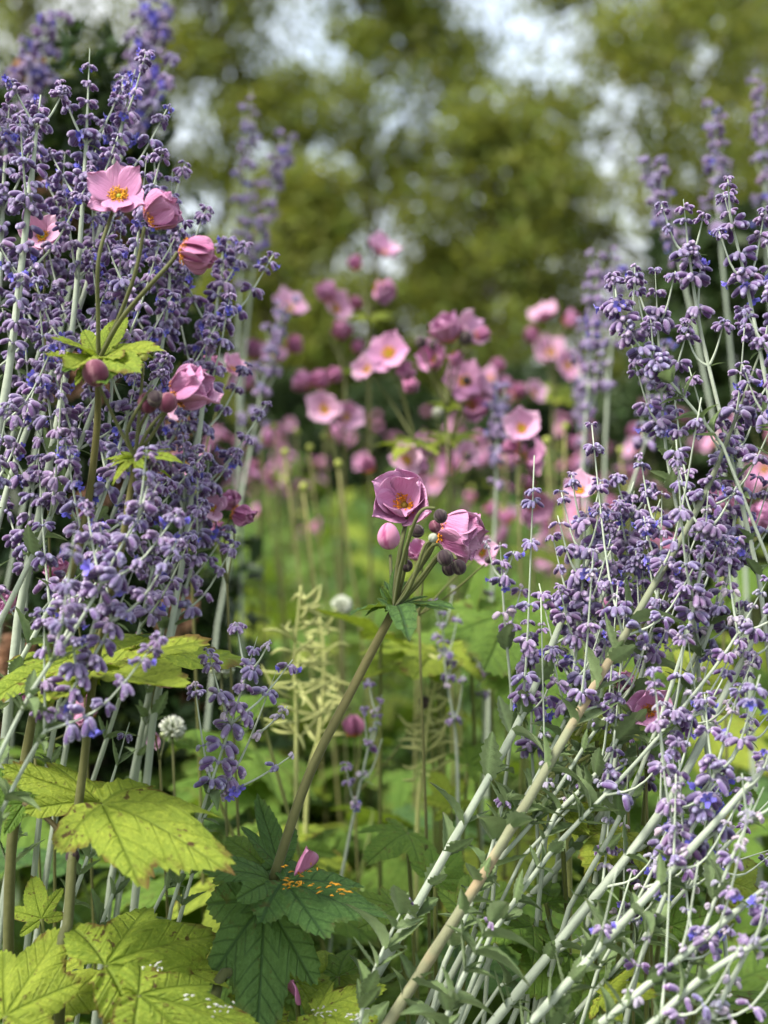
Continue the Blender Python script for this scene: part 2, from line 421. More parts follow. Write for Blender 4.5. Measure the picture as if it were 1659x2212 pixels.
WH = [whorl_mesh(i, 8 + i % 4, 0) for i in range(7)]
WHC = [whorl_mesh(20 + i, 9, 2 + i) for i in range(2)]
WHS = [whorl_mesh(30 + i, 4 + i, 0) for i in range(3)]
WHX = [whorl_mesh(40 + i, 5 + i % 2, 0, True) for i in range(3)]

# ------------------------------------------------------------------ plants: sage
def ground_ext(p0, p1):
    "points that carry a stem on down to the soil"
    d = (p0 - p1).normalized(); d = (d + Vector((0, 0, -.9))).normalized()
    if p0.z < .02: return [p0]
    mid = p0 + d * (p0.z * .5 / max(.3, -d.z)); end = Vector((mid.x + d.x * mid.z * .35, mid.y + d.y * mid.z * .35, -.01))
    return [end, mid]

def sage(label, pts, w=(18, 7), br=(.35, .97), step=.030, blen=(.085, .03), wsz=.0122, spent=0.0, dens=1.0, blue=.10, leafy=(.0, .4), leafn=10, lsz=(.022, .034), seed=1, group='Russian sage stems', up=.45, tan=False, name='russian_sage', spread=1.0):
    r = random.Random(seed); q = [V3(p) for p in pts]; dm = pts[len(pts) // 2][2]
    ext = ground_ext(q[0], q[1]); base = Vector((ext[0].x, ext[0].y, 0))
    root = thing(name, label, 'sage', base, group)
    n = 8 * len(pts); C = crom(q, n); G = crom(ext + [q[0]], 6)[:-1] if len(ext) > 1 else []
    r0, r1 = px2m(w[0], dm) / 2, px2m(w[1], dm) / 2
    rad = [r0 * 1.15] * len(G) + [r0 + (r1 - r0) * i / n for i in range(n + 1)]
    for i in range(len(rad)):
        if i % 7 == 3: rad[i] *= 1.10
        e_ = (len(rad) - 1 - i) / n
        if e_ < .22: rad[i] *= .25 + .75 * e_ / .22
    b = MB(); ca = (.98, .84, .68) if tan else (1, 1, 1)
    b.tube([p - base for p in G + C], rad, 8, ca, (1, 1, 1), groove=.16, mottle=.3); stem = link('stem', b.build('stem', M_TAN if tan else M_SSTEM), root)
    lens = [0]
    for i in range(n): lens.append(lens[-1] + (C[i + 1] - C[i]).length)
    L = lens[-1]
    def at(t):
        x = t * n; k = min(int(x), n - 1); f = x - k
        return C[k].lerp(C[k + 1], f), (C[min(k + 2, n)] - C[max(k - 1, 0)]).normalized()
    def put_whorl(p, t, sc, parent):
        if r.random() > dens: return
        x = r.random()
        me = r.choice(WHX) if x < spent else r.choice(WHC) if x < spent + blue else r.choice(WHS) if x < spent + blue + .18 else r.choice(WH)
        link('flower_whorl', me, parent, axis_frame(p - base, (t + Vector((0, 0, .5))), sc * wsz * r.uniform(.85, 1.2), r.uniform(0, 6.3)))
    t = br[0]; az = r.uniform(0, 6); top = .93
    while t < top:
        p, tg = at(t); f = (t - br[0]) / max(.01, 1 - br[0])
        for s in (0, 1):
            if r.random() < .12: continue
            a = az + s * math.pi + r.uniform(-.35, .35)
            side = tg.orthogonal().normalized(); sd = side * math.cos(a) + tg.cross(side) * math.sin(a)
            sd = Vector((sd.x, sd.y * .6, sd.z)); sd = sd.normalized() if sd.length > .01 else side
            dr = (tg * .75 + sd * .65 * spread).normalized(); bl = (blen[0] + (blen[1] - blen[0]) * f) * r.uniform(.7, 1.25)
            k1 = p + dr * bl * .5 + Vector((0, 0, bl * .06)); k2 = p + dr * bl + Vector((0, 0, bl * up * r.uniform(.5, 1.2)))
            c2 = crom([p, k1, k2], 7)
            bb = MB(); bb.tube([x - base for x in c2], [max(.0005, (.0013 - .0008 * i / 7)) for i in range(8)], 5, (1, 1, 1))
            bo = link('branch', bb.build('branch', M_SSTEM), root)
            s2 = .20; tot = bl
            while s2 <= 1.0:
                x = s2 * 7; k = min(int(x), 6)
                put_whorl(c2[k].lerp(c2[k + 1], x - k), (c2[k + 1] - c2[k]).normalized(), 1.05 - .42 * s2, bo)
                s2 += (.0178 * r.uniform(.8, 1.25) * (1.05 - .35 * s2)) * (wsz / .0122) ** .5 / tot
            put_whorl(c2[7], (c2[7] - c2[6]).normalized(), .5, bo); put_whorl(c2[6].lerp(c2[7], .4), (c2[7] - c2[6]).normalized(), .6, bo)
            if r.random() < .55:
                link('leaf', SBLADE, bo, frame(p - base, (sd + tg * .3 + Vector((0, 0, -.2))), Vector((0, 0, 1)), r.uniform(.010, .018)))
        az += math.pi / 2; t += step * r.uniform(.8, 1.25) / L
    if br[0] < 1:
        t = max(br[0], 1 - .14 / L)
        while t <= 1:
            p, tg = at(t); put_whorl(p, tg, 1.0 - .5 * max(0, (t - .7) / .3), stem); t += .0170 * r.uniform(.85, 1.2) / L
    for i in range(leafn):
        t = leafy[0] + (leafy[1] - leafy[0]) * (i + r.random()) / max(1, leafn); p, tg = at(min(.999, t))
        a = r.uniform(0, 6.3)
        for s in (0, 1):
            side = tg.orthogonal().normalized(); an = a + s * math.pi
            sd = side * math.cos(an) + tg.cross(side) * math.sin(an)
            link('leaf', r.choice(SLEAF), root, frame(p - base, tg * r.uniform(.4, 1.1) + sd * .7 + Vector((r.uniform(-.25, .25), r.uniform(-.25, .25), r.uniform(-.3, .2))), tg * .7 - sd + Vector((0, 0, .4)), r.uniform(*lsz) * r.uniform(.7, 1.1), r.uniform(.9, 1.3)))
            if r.random() < .35:
                link('leaf', r.choice(SLEAF), root, frame(p - base, tg * 1.0 + sd * .4, -sd, r.uniform(*lsz) * .6))
    return root

# ------------------------------------------------------------------ plants: anemones
def flower(parent, base, pos, axis, size, kind, seed, spin=None):
    "pos: where the stalk meets the flower; size: petal length in metres"
    r = random.Random(seed)
    spin = r.uniform(0, 6.3) if spin is None else spin
    pets, el, n, cen = {'open': (PET_OPEN, (8, 24), 6, 0), 'wide': (PET_PALE, (18, 38), 6, 0), 'cup': (PET_CUP, (26, 46), 6, 1), 'deep': (PET_DEEP, (60, 76), 6, 1), 'shut': (PET_DEEP, (72, 82), 6, 1), 'bell': (PET_CUP, (48, 66), 6, 1)}[kind]
    fo = link('flower', CEN[cen], parent, axis_frame(pos - base, axis, size * (1.0 if kind != 'cup' else 1.15), spin))
    for i in range(n):
        a = 2 * math.pi * i / n + r.uniform(-.13, .13); e = math.radians(r.uniform(*el) + (5 if i % 2 else -4))
        M = Matrix.Rotation(a, 4, 'Z') @ Matrix.Translation((0, .05, -.015 + .012 * (i % 2))) @ Matrix.Rotation(e, 4, 'X') @ Matrix.Rotation(r.uniform(-.18, .18), 4, 'Y') @ Matrix.Diagonal((r.uniform(.92, 1.12), r.uniform(.9, 1.06), 1, 1))
        link('petal', r.choice(pets), fo, M)
    return fo
def stalk(parent, base, pts, w0, w1, name='flower_stalk', mat=None, n=None, sides=6, col=(1, 1, 1), col2=None):
    C = crom(pts, n or 5 * len(pts)); m = len(C) - 1
    b = MB(); b.tube([p - base for p in C], [w0 + (w1 - w0) * i / m for i in range(m + 1)], sides, col, col2, mottle=.3)
    return link(name, b.build(name, mat or M_ASTEM), parent)
def bud(parent, base, pos, axis, size, kind):
    return link('bud', BUD[kind], parent, axis_frame(pos - base, axis, size, rnd.uniform(0, 6)))
def put_leaf(parent, base, a, b, kind, var=0, hint=None, sx=1.0, fam=None, name='leaf'):
    A, B = V3(a), V3(b); h = hint or (Vector((0, 0, 1)) * .9 - FWD * .5)
    return link(name, (fam or LEAF)[kind][var % len((fam or LEAF)[kind])], parent, frame(A - base, B - A, h, (B - A).length, sx))

# ------------------------------------------------------------------ setting: ground
def ground_material():
    t = NT('lawn_and_soil'); n = t.noise(.6, 5); n2 = t.noise(9, 4)
    c = t.mix(t.maprange(n, .4, .62), (.055, .085, .02), (.12, .13, .045)); c = t.mix(t.math('MULTIPLY', n2, .5), c, (.03, .05, .012))
    return t.finish(c, .95, bump=n2, bstr=.5, bdist=.05)
def soil_material():
    t = NT('garden_soil'); n = t.noise(5, 6, .65); n2 = t.noise(40, 4)
    c = t.mix(n, (.012, .009, .006), (.045, .032, .02)); return t.finish(c, .98, bump=n2, bstr=.9, bdist=.03)
g = link('ground', mesh('ground', [(-500, -300, -.004), (500, -300, -.004), (500, 900, -.004), (-500, 900, -.004)], [(0, 1, 2, 3)], ground_material(), [(1, 1, 1)] * 4, False)); g['kind'] = 'structure'
NXg, NYg = 40, 50; gv = []; gf = []
for j in range(NYg + 1):
    for i in range(NXg + 1):
        e = min(i, j, NXg - i, NYg - j)
        gv.append((-5 + 10 * i / NXg, -.4 + 8.6 * j / NYg, 0 if e == 0 else rnd.uniform(.0, .03)))
for j in range(NYg):
    for i in range(NXg):
        a = j * (NXg + 1) + i; gf.append((a, a + 1, a + NXg + 2, a + NXg + 1))
sb = link('soil_bed', mesh('soil_bed', gv, gf, soil_material())); sb['kind'] = 'structure'

# ------------------------------------------------------------------ trees and shrubs
def leaf_cloud(name, centres, radii, counts, size, mat, seed, cup=.25, tint=(.75, 1.25), up=.5):
    g = np.random.default_rng(seed); Ps = []; tn = []
    for c, rr, k in zip(centres, radii, counts):
        d = g.normal(size=(k, 3)); d /= np.linalg.norm(d, axis=1)[:, None]
        Ps.append(np.array(c) + d * (g.random((k, 1)) ** .45) * np.array(rr)); tn.append(np.full(k, g.uniform(.8, 1.2)))
    Pt = np.vstack(Ps); tn = np.concatenate(tn); N = len(Pt)
    nrm = g.normal(size=(N, 3)) + np.array([0, 0, up]); nrm /= np.linalg.norm(nrm, axis=1)[:, None]
    t = g.normal(size=(N, 3)); t -= nrm * (t * nrm).sum(1)[:, None]; t /= np.linalg.norm(t, axis=1)[:, None]; bt = np.cross(nrm, t)
    s = (size * g.uniform(.6, 1.35, N))[:, None]
    V = np.stack([Pt - t * s, Pt + bt * s * .42 + nrm * s * cup, Pt + t * s, Pt - bt * s * .42 + nrm * s * cup], 1).reshape(-1, 3)
    F = np.arange(N * 4).reshape(N, 4); F = np.vstack([F[:, [0, 1, 2]], F[:, [0, 2, 3]]])
    k = (g.uniform(*tint, N) * tn)[:, None] * np.array([1, 1, 1]) * (1 + g.normal(size=(N, 3)) * .07)
    return mesh(name, V, F, mat, np.repeat(k, 4, 0), False)

def tree(label, base, height, spread, first, boughs, seed, mat, leaf=.046, per=185, name='garden_tree', group='trees behind the flower bed', flat=.75, gap=.0):
    r = random.Random(seed); B = Vector(base); root = thing(name, label, 'tree', B, group)
    top = Vector((r.uniform(-.3, .3), r.uniform(-.2, .2), height * .92))
    tr = crom([Vector((0, 0, -.02)), Vector((r.uniform(-.15, .15), 0, height * .35)), Vector((r.uniform(-.25, .25), 0, height * .65)), top], 16)
    b = MB(); b.tube(tr, [.055 * height / 4 * (1 - .9 * i / 16) for i in range(17)], 8); link('trunk', b.build('trunk', M_BARK), root)
    cs, rs, ks = [], [], []
    boughs = int(boughs * 1.2)
    for i in range(boughs):
        f = (i + r.random()) / boughs; z = first + (height - first) * f
        a = r.uniform(0, 6.283); rad = spread * (1.0 - .75 * f ** 1.6) * math.sqrt(r.uniform(.08, 1))
        c = Vector((math.cos(a) * rad, math.sin(a) * rad * .7, z)); k = min(15, max(1, int(f * 14))); p0 = tr[k] if tr[k].z < z else tr[max(0, k - 3)]
        mid = p0.lerp(c, .5) + Vector((0, 0, .08 * height * r.uniform(-.3, .6)))
        if i % 2 == 0:
            lb = MB(); lb.tube(crom([p0, mid, c], 6), [.013 * (1 - .8 * q / 6) + .003 for q in range(7)], 5); link('limb', lb.build('limb', M_BARK), root)
        s = r.uniform(.20, .60) * (height / 4.6) ** .5
        cs.append(tuple(c)); rs.append((s, s * .8, s * flat)); ks.append(int(per * r.uniform(.6, 1.3)))
    link('crown', leaf_cloud('crown', cs, rs, ks, leaf, mat, seed), root)
    return root
def at_ground(px, d): p = P(px, 900, d); return (p.x, p.y, 0)
TG = 'trees behind the flower bed'
tree('broad yellow-green tree with dense layered boughs, behind the dark evergreen shrub', at_ground(1420, 10.2), 5.4, 1.75, .7, 100, 3, M_CROWN)
tree('slender mid-green tree standing alone before the palest gap of sky', at_ground(830, 10.6), 5.0, 1.25, .5, 90, 4, M_CROWN)
tree('loose open tree with sky showing through it, behind the brown-flowered shrub', at_ground(440, 11.0), 5.0, 1.35, .5, 72, 5, M_CROWN, per=260)
tree('low bushy tree filling the space below the bright sky gap', at_ground(1080, 9.8), 3.1, 1.15, .35, 60, 6, M_CROWN)
tree('round bushy tree beside the loose open tree, low crown near the soil', at_ground(640, 9.6), 2.7, 1.0, .35, 52, 7, M_CROWN)
tree('tall pale tree overtopping the sage clump with peach shrub', at_ground(60, 10.8), 5.2, 1.4, .6, 60, 8, M_CROWN)
tree('tall yellow-green tree behind the broad layered one, crown reaching highest', at_ground(1640, 11.8), 6.0, 1.5, .8, 70, 9, M_CROWN)
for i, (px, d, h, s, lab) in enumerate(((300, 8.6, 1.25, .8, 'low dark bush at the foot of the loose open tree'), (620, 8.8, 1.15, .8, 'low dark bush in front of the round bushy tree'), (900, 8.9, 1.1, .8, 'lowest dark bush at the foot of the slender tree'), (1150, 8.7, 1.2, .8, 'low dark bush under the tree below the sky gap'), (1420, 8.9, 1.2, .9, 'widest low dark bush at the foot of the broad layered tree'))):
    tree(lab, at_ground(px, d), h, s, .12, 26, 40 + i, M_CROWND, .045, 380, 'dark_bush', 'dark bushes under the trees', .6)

def shrub(label, base, h, w, seed, n, leaf, per, name, dried=0, y=.5):
    r = random.Random(seed); B = Vector(base); root = thing(name, label, 'shrub', B)
    cs, rs, ks = [], [], []
    for i in range(n):
        z = h * r.random() ** .8; a = r.uniform(0, 6.283); q = w * math.sqrt(r.random()) * (1 - .55 * (z / h) ** 2)
        c = Vector((math.cos(a) * q, math.sin(a) * q * y, z)); cs.append(tuple(c)); s = r.uniform(.07, .15)
        rs.append((s, s, s * .8)); ks.append(per)
        if i % 5 == 0:
            b = MB(); b.tube(crom([Vector((c.x * .15, c.y * .15, -.01)), Vector((c.x * .5, c.y * .5, z * .55)), c], 7), [.009 * (1 - .7 * k / 7) for k in range(8)], 5)
            link('stem', b.build('stem', M_BARK), root)
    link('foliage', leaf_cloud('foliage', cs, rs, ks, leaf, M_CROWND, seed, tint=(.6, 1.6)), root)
    for i in range(dried):
        c = Vector(r.choice(cs)) + Vector((r.uniform(-.08, .08), -.10, r.uniform(0, .08)))
        link('dried_flower', DRIED[i % 2], root, axis_frame(c, Vector((r.uniform(-.5, .5), -.8, .6)), r.uniform(.022, .040), r.uniform(0, 6)))
    return root
def dried_mesh(seed):
    r = random.Random(seed); b = MB()
    for i in range(70):
        d = Vector((r.gauss(0, 1), r.gauss(0, 1), abs(r.gauss(0, 1)))).normalized(); p = d * r.uniform(.6, 1)
        x = d.orthogonal().normalized() * .3; yv = d.cross(x).normalized() * .3; k = r.uniform(.6, 1.3); n = len(b.v)
        for q in (p * .3, p + x, p + yv + d * .1, p - x, p - yv):
            b.v.append(tuple(q)); b.c.append((.40 * k, .24 * k, .15 * k))
        b.f += [(n, n + 1, n + 2), (n, n + 2, n + 3), (n, n + 3, n + 4), (n, n + 4, n + 1)]
    return b.build('dried_flower', M_WHITE)
DRIED = [dried_mesh(1), dried_mesh(2)]
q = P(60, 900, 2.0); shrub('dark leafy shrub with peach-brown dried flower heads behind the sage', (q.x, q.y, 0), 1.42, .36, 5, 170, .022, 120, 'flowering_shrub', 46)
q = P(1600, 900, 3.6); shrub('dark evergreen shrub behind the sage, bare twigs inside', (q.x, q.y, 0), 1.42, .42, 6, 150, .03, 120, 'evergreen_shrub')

# ------------------------------------------------------------------ hero anemone in the middle
A0, A1 = (588, 1905, 1.07), (852, 1315, 1.10)
bA = Vector((P(430, 1900, 1.0).x, P(430, 1900, 1.0).y, 0))
A = thing('japanese_anemone', 'leaning pink anemone with a cup flower, drooping flower and cluster of dark buds', 'anemone', bA)
stalk(A, bA, [bA, V3((455, 2260, 1.02)), V3((520, 2085, 1.05)), V3(A0)], .0040, .0042, 'stem', n=18, sides=9, col=(.8, .85, .8))
stalk(A, bA, [V3(A0), V3((665, 1680, 1.08)), V3((760, 1490, 1.09)), V3(A1)], .0042, .0036, 'stem', n=18, sides=9, col2=(1.6, 1.35, 1.5))
FC = -FWD
put_leaf(A, bA, (574, 1945, 1.065), (552, 2232, 1.00), 'g', 0, FC * 1.0 + Vector((0, 0, .35)), .76, BROAD)
put_leaf(A, bA, (590, 1905, 1.07), (462, 1838, 1.03), 'g', 1, Vector((-.1, -.5, 1)), .72, BROAD)
put_leaf(A, bA, (600, 1870, 1.09), (562, 1708, 1.13), 'g', 3, FC + Vector((.5, 0, .3)), .62)
put_leaf(A, bA, (612, 1905, 1.06), (842, 1962, 1.02), 'g', 2, Vector((.1, -.45, 1)), .66, BROAD)
put_leaf(A, bA, (600, 1900, 1.09), (480, 1782, 1.16), 'm', 0, None, .8)
# head
def pet_stalk(root, base, pts, w0=4.4, w1=3.6, **k):
    d = pts[0][2]; return stalk(root, base, [V3(p) for p in pts], px2m(w0, d), px2m(w1, d), **k)
dA = 1.10
pet_stalk(A, bA, [A1, (856, 1250, 1.10), (868, 1170, 1.10), (880, 1118, 1.115)], 6, 5)
ax = cdir(-.12, .30, .92); flower(A, bA, V3((874, 1092, 1.125)), ax, px2m(80, dA), 'cup', 5, .4)
pet_stalk(A, bA, [A1, (890, 1250, 1.09), (930, 1190, 1.085), (942, 1150, 1.09)], 6, 5)
flower(A, bA, V3((945, 1148, 1.095)), cdir(.80, -.08, .30), px2m(104, dA), 'bell', 9, 1.0)
pet_stalk(A, bA, [A1, (846, 1255, 1.12), (843, 1200, 1.14)], 4.5, 3.5); bud(A, bA, V3((841, 1186, 1.14)), cdir(-.05, 1, .1), px2m(50, 1.14), 'p')
for i, (pts, ps, ax, sz, kd) in enumerate((
    ([A1, (868, 1220, 1.07), (895, 1130, 1.05), (915, 1100, 1.045), (940, 1098, 1.045)], (946, 1101, 1.045), (.35, -.9, .2), 29, 'd'),
    ([A1, (872, 1240, 1.08), (880, 1180, 1.07), (888, 1140, 1.07)], (889, 1140, 1.07), (.6, -.35, .3), 29, 'd'),
    ([A1, (895, 1245, 1.09), (925, 1180, 1.08), (940, 1162, 1.07)], (942, 1150, 1.07), (-.2, .9, .2), 26, 'r'),
    ([A1, (890, 1255, 1.07), (925, 1190, 1.06), (945, 1176, 1.055), (956, 1186, 1.05)], (957, 1188, 1.05), (.25, -.9, .2), 34, 'd'),
    ([A1, (900, 1260, 1.08), (950, 1196, 1.07), (975, 1196, 1.065), (986, 1208, 1.06)], (987, 1210, 1.06), (.25, -.9, .2), 31, 'd'),
    ([A1, (905, 1262, 1.10), (945, 1210, 1.09), (965, 1212, 1.09)], (966, 1214, 1.09), (.2, -.9, 0), 30, 'd'),
    ([A1, (858, 1262, 1.09), (866, 1222, 1.08), (876, 1208, 1.08)], (877, 1209, 1.08), (.1, -.9, .2), 26, 'd'),
    ([A1, (885, 1270, 1.06), (915, 1185, 1.05), (928, 1170, 1.05)], (929, 1169, 1.05), (.5, .6, .3), 19, 'w'))):
    pet_stalk(A, bA, pts, 4.4, 3.4, col=(1.2, 1.25, 1.2)); bud(A, bA, V3(ps), cdir(*ax), px2m(sz, dA), kd)
for i, (b_, hint, kd, sx) in enumerate((((842, 1225, 1.10), FC + Vector((-.6, 0, 0)), 'g', .8), ((905, 1225, 1.14), FC, 'g', .75), ((960, 1290, 1.08), Vector((0, -.3, 1)), 'g', .8), ((800, 1285, 1.06), Vector((0, -.3, 1)), 'g', .7), ((880, 1300, .99), Vector((0, -.5, 1)), 'g', .8), ((935, 1240, 1.16), FC + Vector((.5, 0, 0)), 'm', .7))):
    put_leaf(A, bA, (A1[0], A1[1] - 2, A1[2]), b_, kd, i, hint, sx, BRACT, 'bract')
# fallen petals
def fallen(label, p, ax, hint, size, me):
    o = link('fallen_petal', me, None, frame(V3(p), ax, hint, size)); o['label'] = label; o['category'] = 'petal'; return o
fallen('shrivelled magenta petal lying on the dark green anemone leaf', (640, 1890, 1.035), cdir(.12, 1, .1), FC + Vector((1.6, 0, .2)), .024, PET_DEEP[1])
fallen('faded pink petal dropped among yellowing leaves near the soil', (648, 2165, 1.04), cdir(.05, .9, .3), FC + Vector((-1.8, 0, .4)), .021, PET_DEEP[2])

# ------------------------------------------------------------------ tall anemones among the sage
d0 = 1.03
bB = Vector((P(120, 2000, .98).x, P(120, 2000, .98).y, 0))
B = thing('japanese_anemone', 'tall stout anemone stem with yellowing leaves, round purple buds and a side-facing pink flower', 'anemone', bB)
N1, N2 = (157, 1835, d0), (292, 988, 1.0)
stalk(B, bB, [bB, V3((128, 2230, .99)), V3((148, 1980, 1.01)), V3(N1)], px2m(13, 1), px2m(11, 1), 'stem', n=18, sides=9)
stalk(B, bB, [V3(N1), V3((182, 1640, 1.03)), V3((207, 1430, 1.02)), V3((255, 1220, 1.0)), V3((282, 1060, 1.0)), V3(N2)], px2m(10.5, 1), px2m(6.5, 1), 'stem', n=30, sides=9, col2=(1.2, 1.0, .8))
NS = link('node', BUD['d'], B, axis_frame(V3((157, 1865, d0)) - bB, Vector((0, 0, 1)), px2m(32, 1)))
pet_stalk(B, bB, [N1, (205, 1780, 1.02), (228, 1742, 1.0)], 7, 5, name='leaf_stalk'); pet_stalk(B, bB, [N1, (110, 1775, 1.04), (50, 1735, 1.05)], 7, 5, name='leaf_stalk', col=(.8, .6, .6))
pet_stalk(B, bB, [N1, (190, 1770, 1.05), (215, 1732, 1.06)], 6, 4, name='leaf_stalk')
put_leaf(B, bB, (222, 1738, 1.0), (482, 1800, .93), 'y', 1, Vector((.1, -.52, 1)), .66, BROAD)
put_leaf(B, bB, (213, 1734, 1.04), (8, 1632, 1.03), 'y', 0, Vector((-.05, -.5, 1)), .62, BROAD)
put_leaf(B, bB, (52, 1737, 1.05), (-60, 1640, 1.06), 'm', 2)
pet_stalk(B, bB, [(207, 1430, 1.02), (195, 1440, 1.06), (180, 1425, 1.10)], 6, 5, name='leaf_stalk')
put_leaf(B, bB, (180, 1428, 1.10), (548, 1378, 1.16), 'y', 0, Vector((0, -.12, 1)), 1.1)
put_leaf(B, bB, (200, 1448, 1.04), (388, 1448, .96), 'y', 3, Vector((.1, -.35, 1)), 1.1)
put_leaf(B, bB, (150, 1425, 1.06), (-50, 1500, 1.02), 'y', 2, Vector((0, -.5, 1)), .9)
put_leaf(B, bB, (205, 1440, 1.03), (110, 1345, 1.15), 'y', 1, None, .8)
for pts, ps, ax, sz, kd in (([N2, (300, 930, 1), (318, 892, .99)], (319, 892, .99), (.05, .9, .2), 44, 'r'), ([N2, (320, 930, .99), (355, 888, .98)], (356, 890, .98), (.3, .9, .2), 42, 'r'),
    ([N2, (302, 880, 1.01), (310, 785, 1.01)], (310, 780, 1.01), (0, 1, 0), 20, 'g'), ([N2, (275, 930, .99), (320, 850, .98), (330, 842, .98)], (332, 850, .98), (.2, -.4, .4), 36, 'd'),
    ([N2, (255, 920, 1.0), (222, 850, .99), (213, 832, .98)], (211, 834, .98), (-.1, .9, .25), 56, 'r')):
    pet_stalk(B, bB, pts, 4.6, 3.6); bud(B, bB, V3(ps), cdir(*ax), px2m(sz, 1), kd)
pet_stalk(B, bB, [N2, (335, 930, 1.0), (375, 862, 1.0)], 5, 4); flower(B, bB, V3((377, 860, 1.0)), cdir(.72, .38, .28), px2m(98, 1), 'bell', 21, .5)
for b_ in ((240, 1015, .97), (375, 955, .97), (262, 935, 1.05), (335, 1020, 1.06)): put_leaf(B, bB, N2, b_, 'y', 1, None, .8, BRACT, 'bract')

bC = Vector((P(0, 2000, 1.06).x, P(0, 2000, 1.06).y, 0))
C_ = thing('japanese_anemone', 'tall anemone with three pink flowers above a tuft of lime-green leaves', 'anemone', bC)
N3 = (213, 778, 1.04)
stalk(C_, bC, [bC, V3((18, 2050, 1.06)), V3((45, 1700, 1.07)), V3((105, 1400, 1.07)), V3((178, 1150, 1.06)), V3((208, 940, 1.05)), V3(N3)], px2m(14, 1), px2m(7, 1), 'stem', n=40, sides=9, col2=(1.2, 1.0, .8))
for b_, kd, va, sx, hint in (((120, 708, .98), 'y', 0, .7, Vector((0, -.8, .8))), ((268, 655, 1.06), 'y', 1, .75, FC), ((345, 722, 1.0), 'y', 2, .6, Vector((0, -.6, 1))), ((140, 762, .95), 'y', 3, .6, Vector((0, -.4, 1))), ((300, 772, .96), 'y', 0, .6, Vector((0, -.5, 1))), ((190, 690, 1.1), 'y', 1, .7, FC), ((225, 800, .96), 'm', 0, .7, Vector((0, -.6, 1)))): put_leaf(C_, bC, N3, b_, kd, va, hint, sx, LEAF, 'bract')
pet_stalk(C_, bC, [N3, (212, 690, 1.03), (213, 560, 1.02), (245, 450, 1.03)], 5.5, 4.5); flower(C_, bC, V3((258, 425, 1.03)), cdir(-.12, .38, .9), px2m(78, 1), 'open', 33, .2)
pet_stalk(C_, bC, [N3, (255, 690, 1.03), (292, 590, 1.02), (312, 490, 1.02)], 5.5, 4.5); flower(C_, bC, V3((318, 478, 1.02)), cdir(.75, .42, .1), px2m(80, 1), 'bell', 36, .9)
pet_stalk(C_, bC, [N3, (262, 690, 1.02), (330, 610, 1.0), (368, 568, 1.0), (384, 545, 1.0)], 5.5, 4.5); flower(C_, bC, V3((388, 540, 1.0)), cdir(.92, -.22, .10), px2m(80, 1), 'deep', 38, .3)
# two more tall flowers tangled with the sage
def small_anemone(label, base_px, d, node, heads, leaves=(), kind='m', group=None, w=(5, 3), cat='anemone'):
    bb = P(base_px, 2000, d); bb = Vector((bb.x, bb.y, 0)); o = thing('japanese_anemone', label, cat, bb, group)
    nd = V3((*node, d)); stalk(o, bb, [bb, bb.lerp(nd, .5) + Vector((.01, 0, 0)), nd], px2m(w[0], d), px2m(w[1], d), 'stem', n=12, col=(1.3, 1.3, 1.2), col2=(1.5, 1.4, 1.3))
    for i, h in enumerate(heads):
        px, py, sz, kd, ax = h; dd = d + (.03 if i % 2 else -.03); e = V3((px, py, dd)); axv = cdir(*ax); m_ = nd.lerp(e, .6) - axv * (.01 * d)
        s_ = px2m(sz, d)
        tip = e - axv * s_ * (.45 if kd in ('bell', 'deep', 'cup', 'shut') else .0)
        stalk(o, bb, [nd, m_, tip - axv * .002], px2m(w[1] * .8, d), px2m(w[1] * .6, d), n=7, sides=5, col=(1.3, 1.3, 1.2))
        if len(kd) == 1: bud(o, bb, tip, axv, s_, kd)
        else: flower(o, bb, tip, axv, s_, kd, int(px * 7 + py))
    for i, (px, py, dd) in enumerate(leaves): put_leaf(o, bb, (*node, d), (px, py, d + dd), kind, i, None, .9, BRACT, 'bract')
    return o
small_anemone('pink anemone flower half hidden by violet whorls, below the open yellow-centred one', 70, 1.16, (95, 640), [(92, 512, 52, 'wide', (.1, .2, .9)), (60, 560, 24, 'd', (0, 1, 0))])

# foreground leaf clump of yellowing leaves by the stout stem
def leaf_clump(label, base, leaves, group=None):
    bb = P(*base); bb = Vector((bb.x, bb.y, 0)); o = thing('anemone_leaf_clump', label, 'leaves', bb, group)
    for a, b, kd, va, hint, sx, fam in leaves:
        A_, B_ = V3(a), V3(b)
        stalk(o, bb, [bb, bb.lerp(A_, .6) + Vector((0, 0, .03)), A_], .0026, .0020, 'leaf_stalk', n=8, sides=6, col=(1.2, 1.3, .9))
        put_leaf(o, bb, a, b, kd, va, hint, sx, fam)
    return o
U1 = Vector((0, -.6, 1)); U2 = Vector((0, -.9, .8)); U3 = Vector((0, -.25, 1))
leaf_clump('large yellow-green anemone leaves with brown flecks around the stout stem foot', (200, 2200, 1.0), [
    ((228, 2085, .98), (505, 1965, 1.06), 'y', 1, U2, .66, BROAD), ((12, 2195, .95), (135, 1985, 1.0), 'y', 0, U2, .8, BROAD),
    ((300, 2150, .96), (575, 2195, .98), 'y', 0, U1, .62, BROAD), ((395, 2095, 1.03), (545, 2085, 1.06), 'y', 3, U3, .9, LEAF),
    ((60, 2160, 1.03), (250, 2120, 1.0), 'y', 2, U1, 1.0, LEAF), ((90, 1985, 1.08), (60, 1880, 1.1), 'y', 1, U2, 1.0, LEAF)])
leaf_clump('dusty anemone leaves scattered with white crumbs beneath the dark hanging leaf', (700, 2300, 1.05), [
    ((640, 2120, 1.08), (800, 2060, 1.16), 'y', 2, U1, 1.0, LEAF), ((680, 2190, 1.03), (850, 2215, .98), 'y', 1, U1, 1.0, LEAF), ((620, 2205, 1.04), (500, 2230, .98), 'y', 3, U1, 1.0, LEAF), ((730, 2110, 1.1), (620, 2040, 1.16), 'm', 1, U1, 1.0, LEAF)])

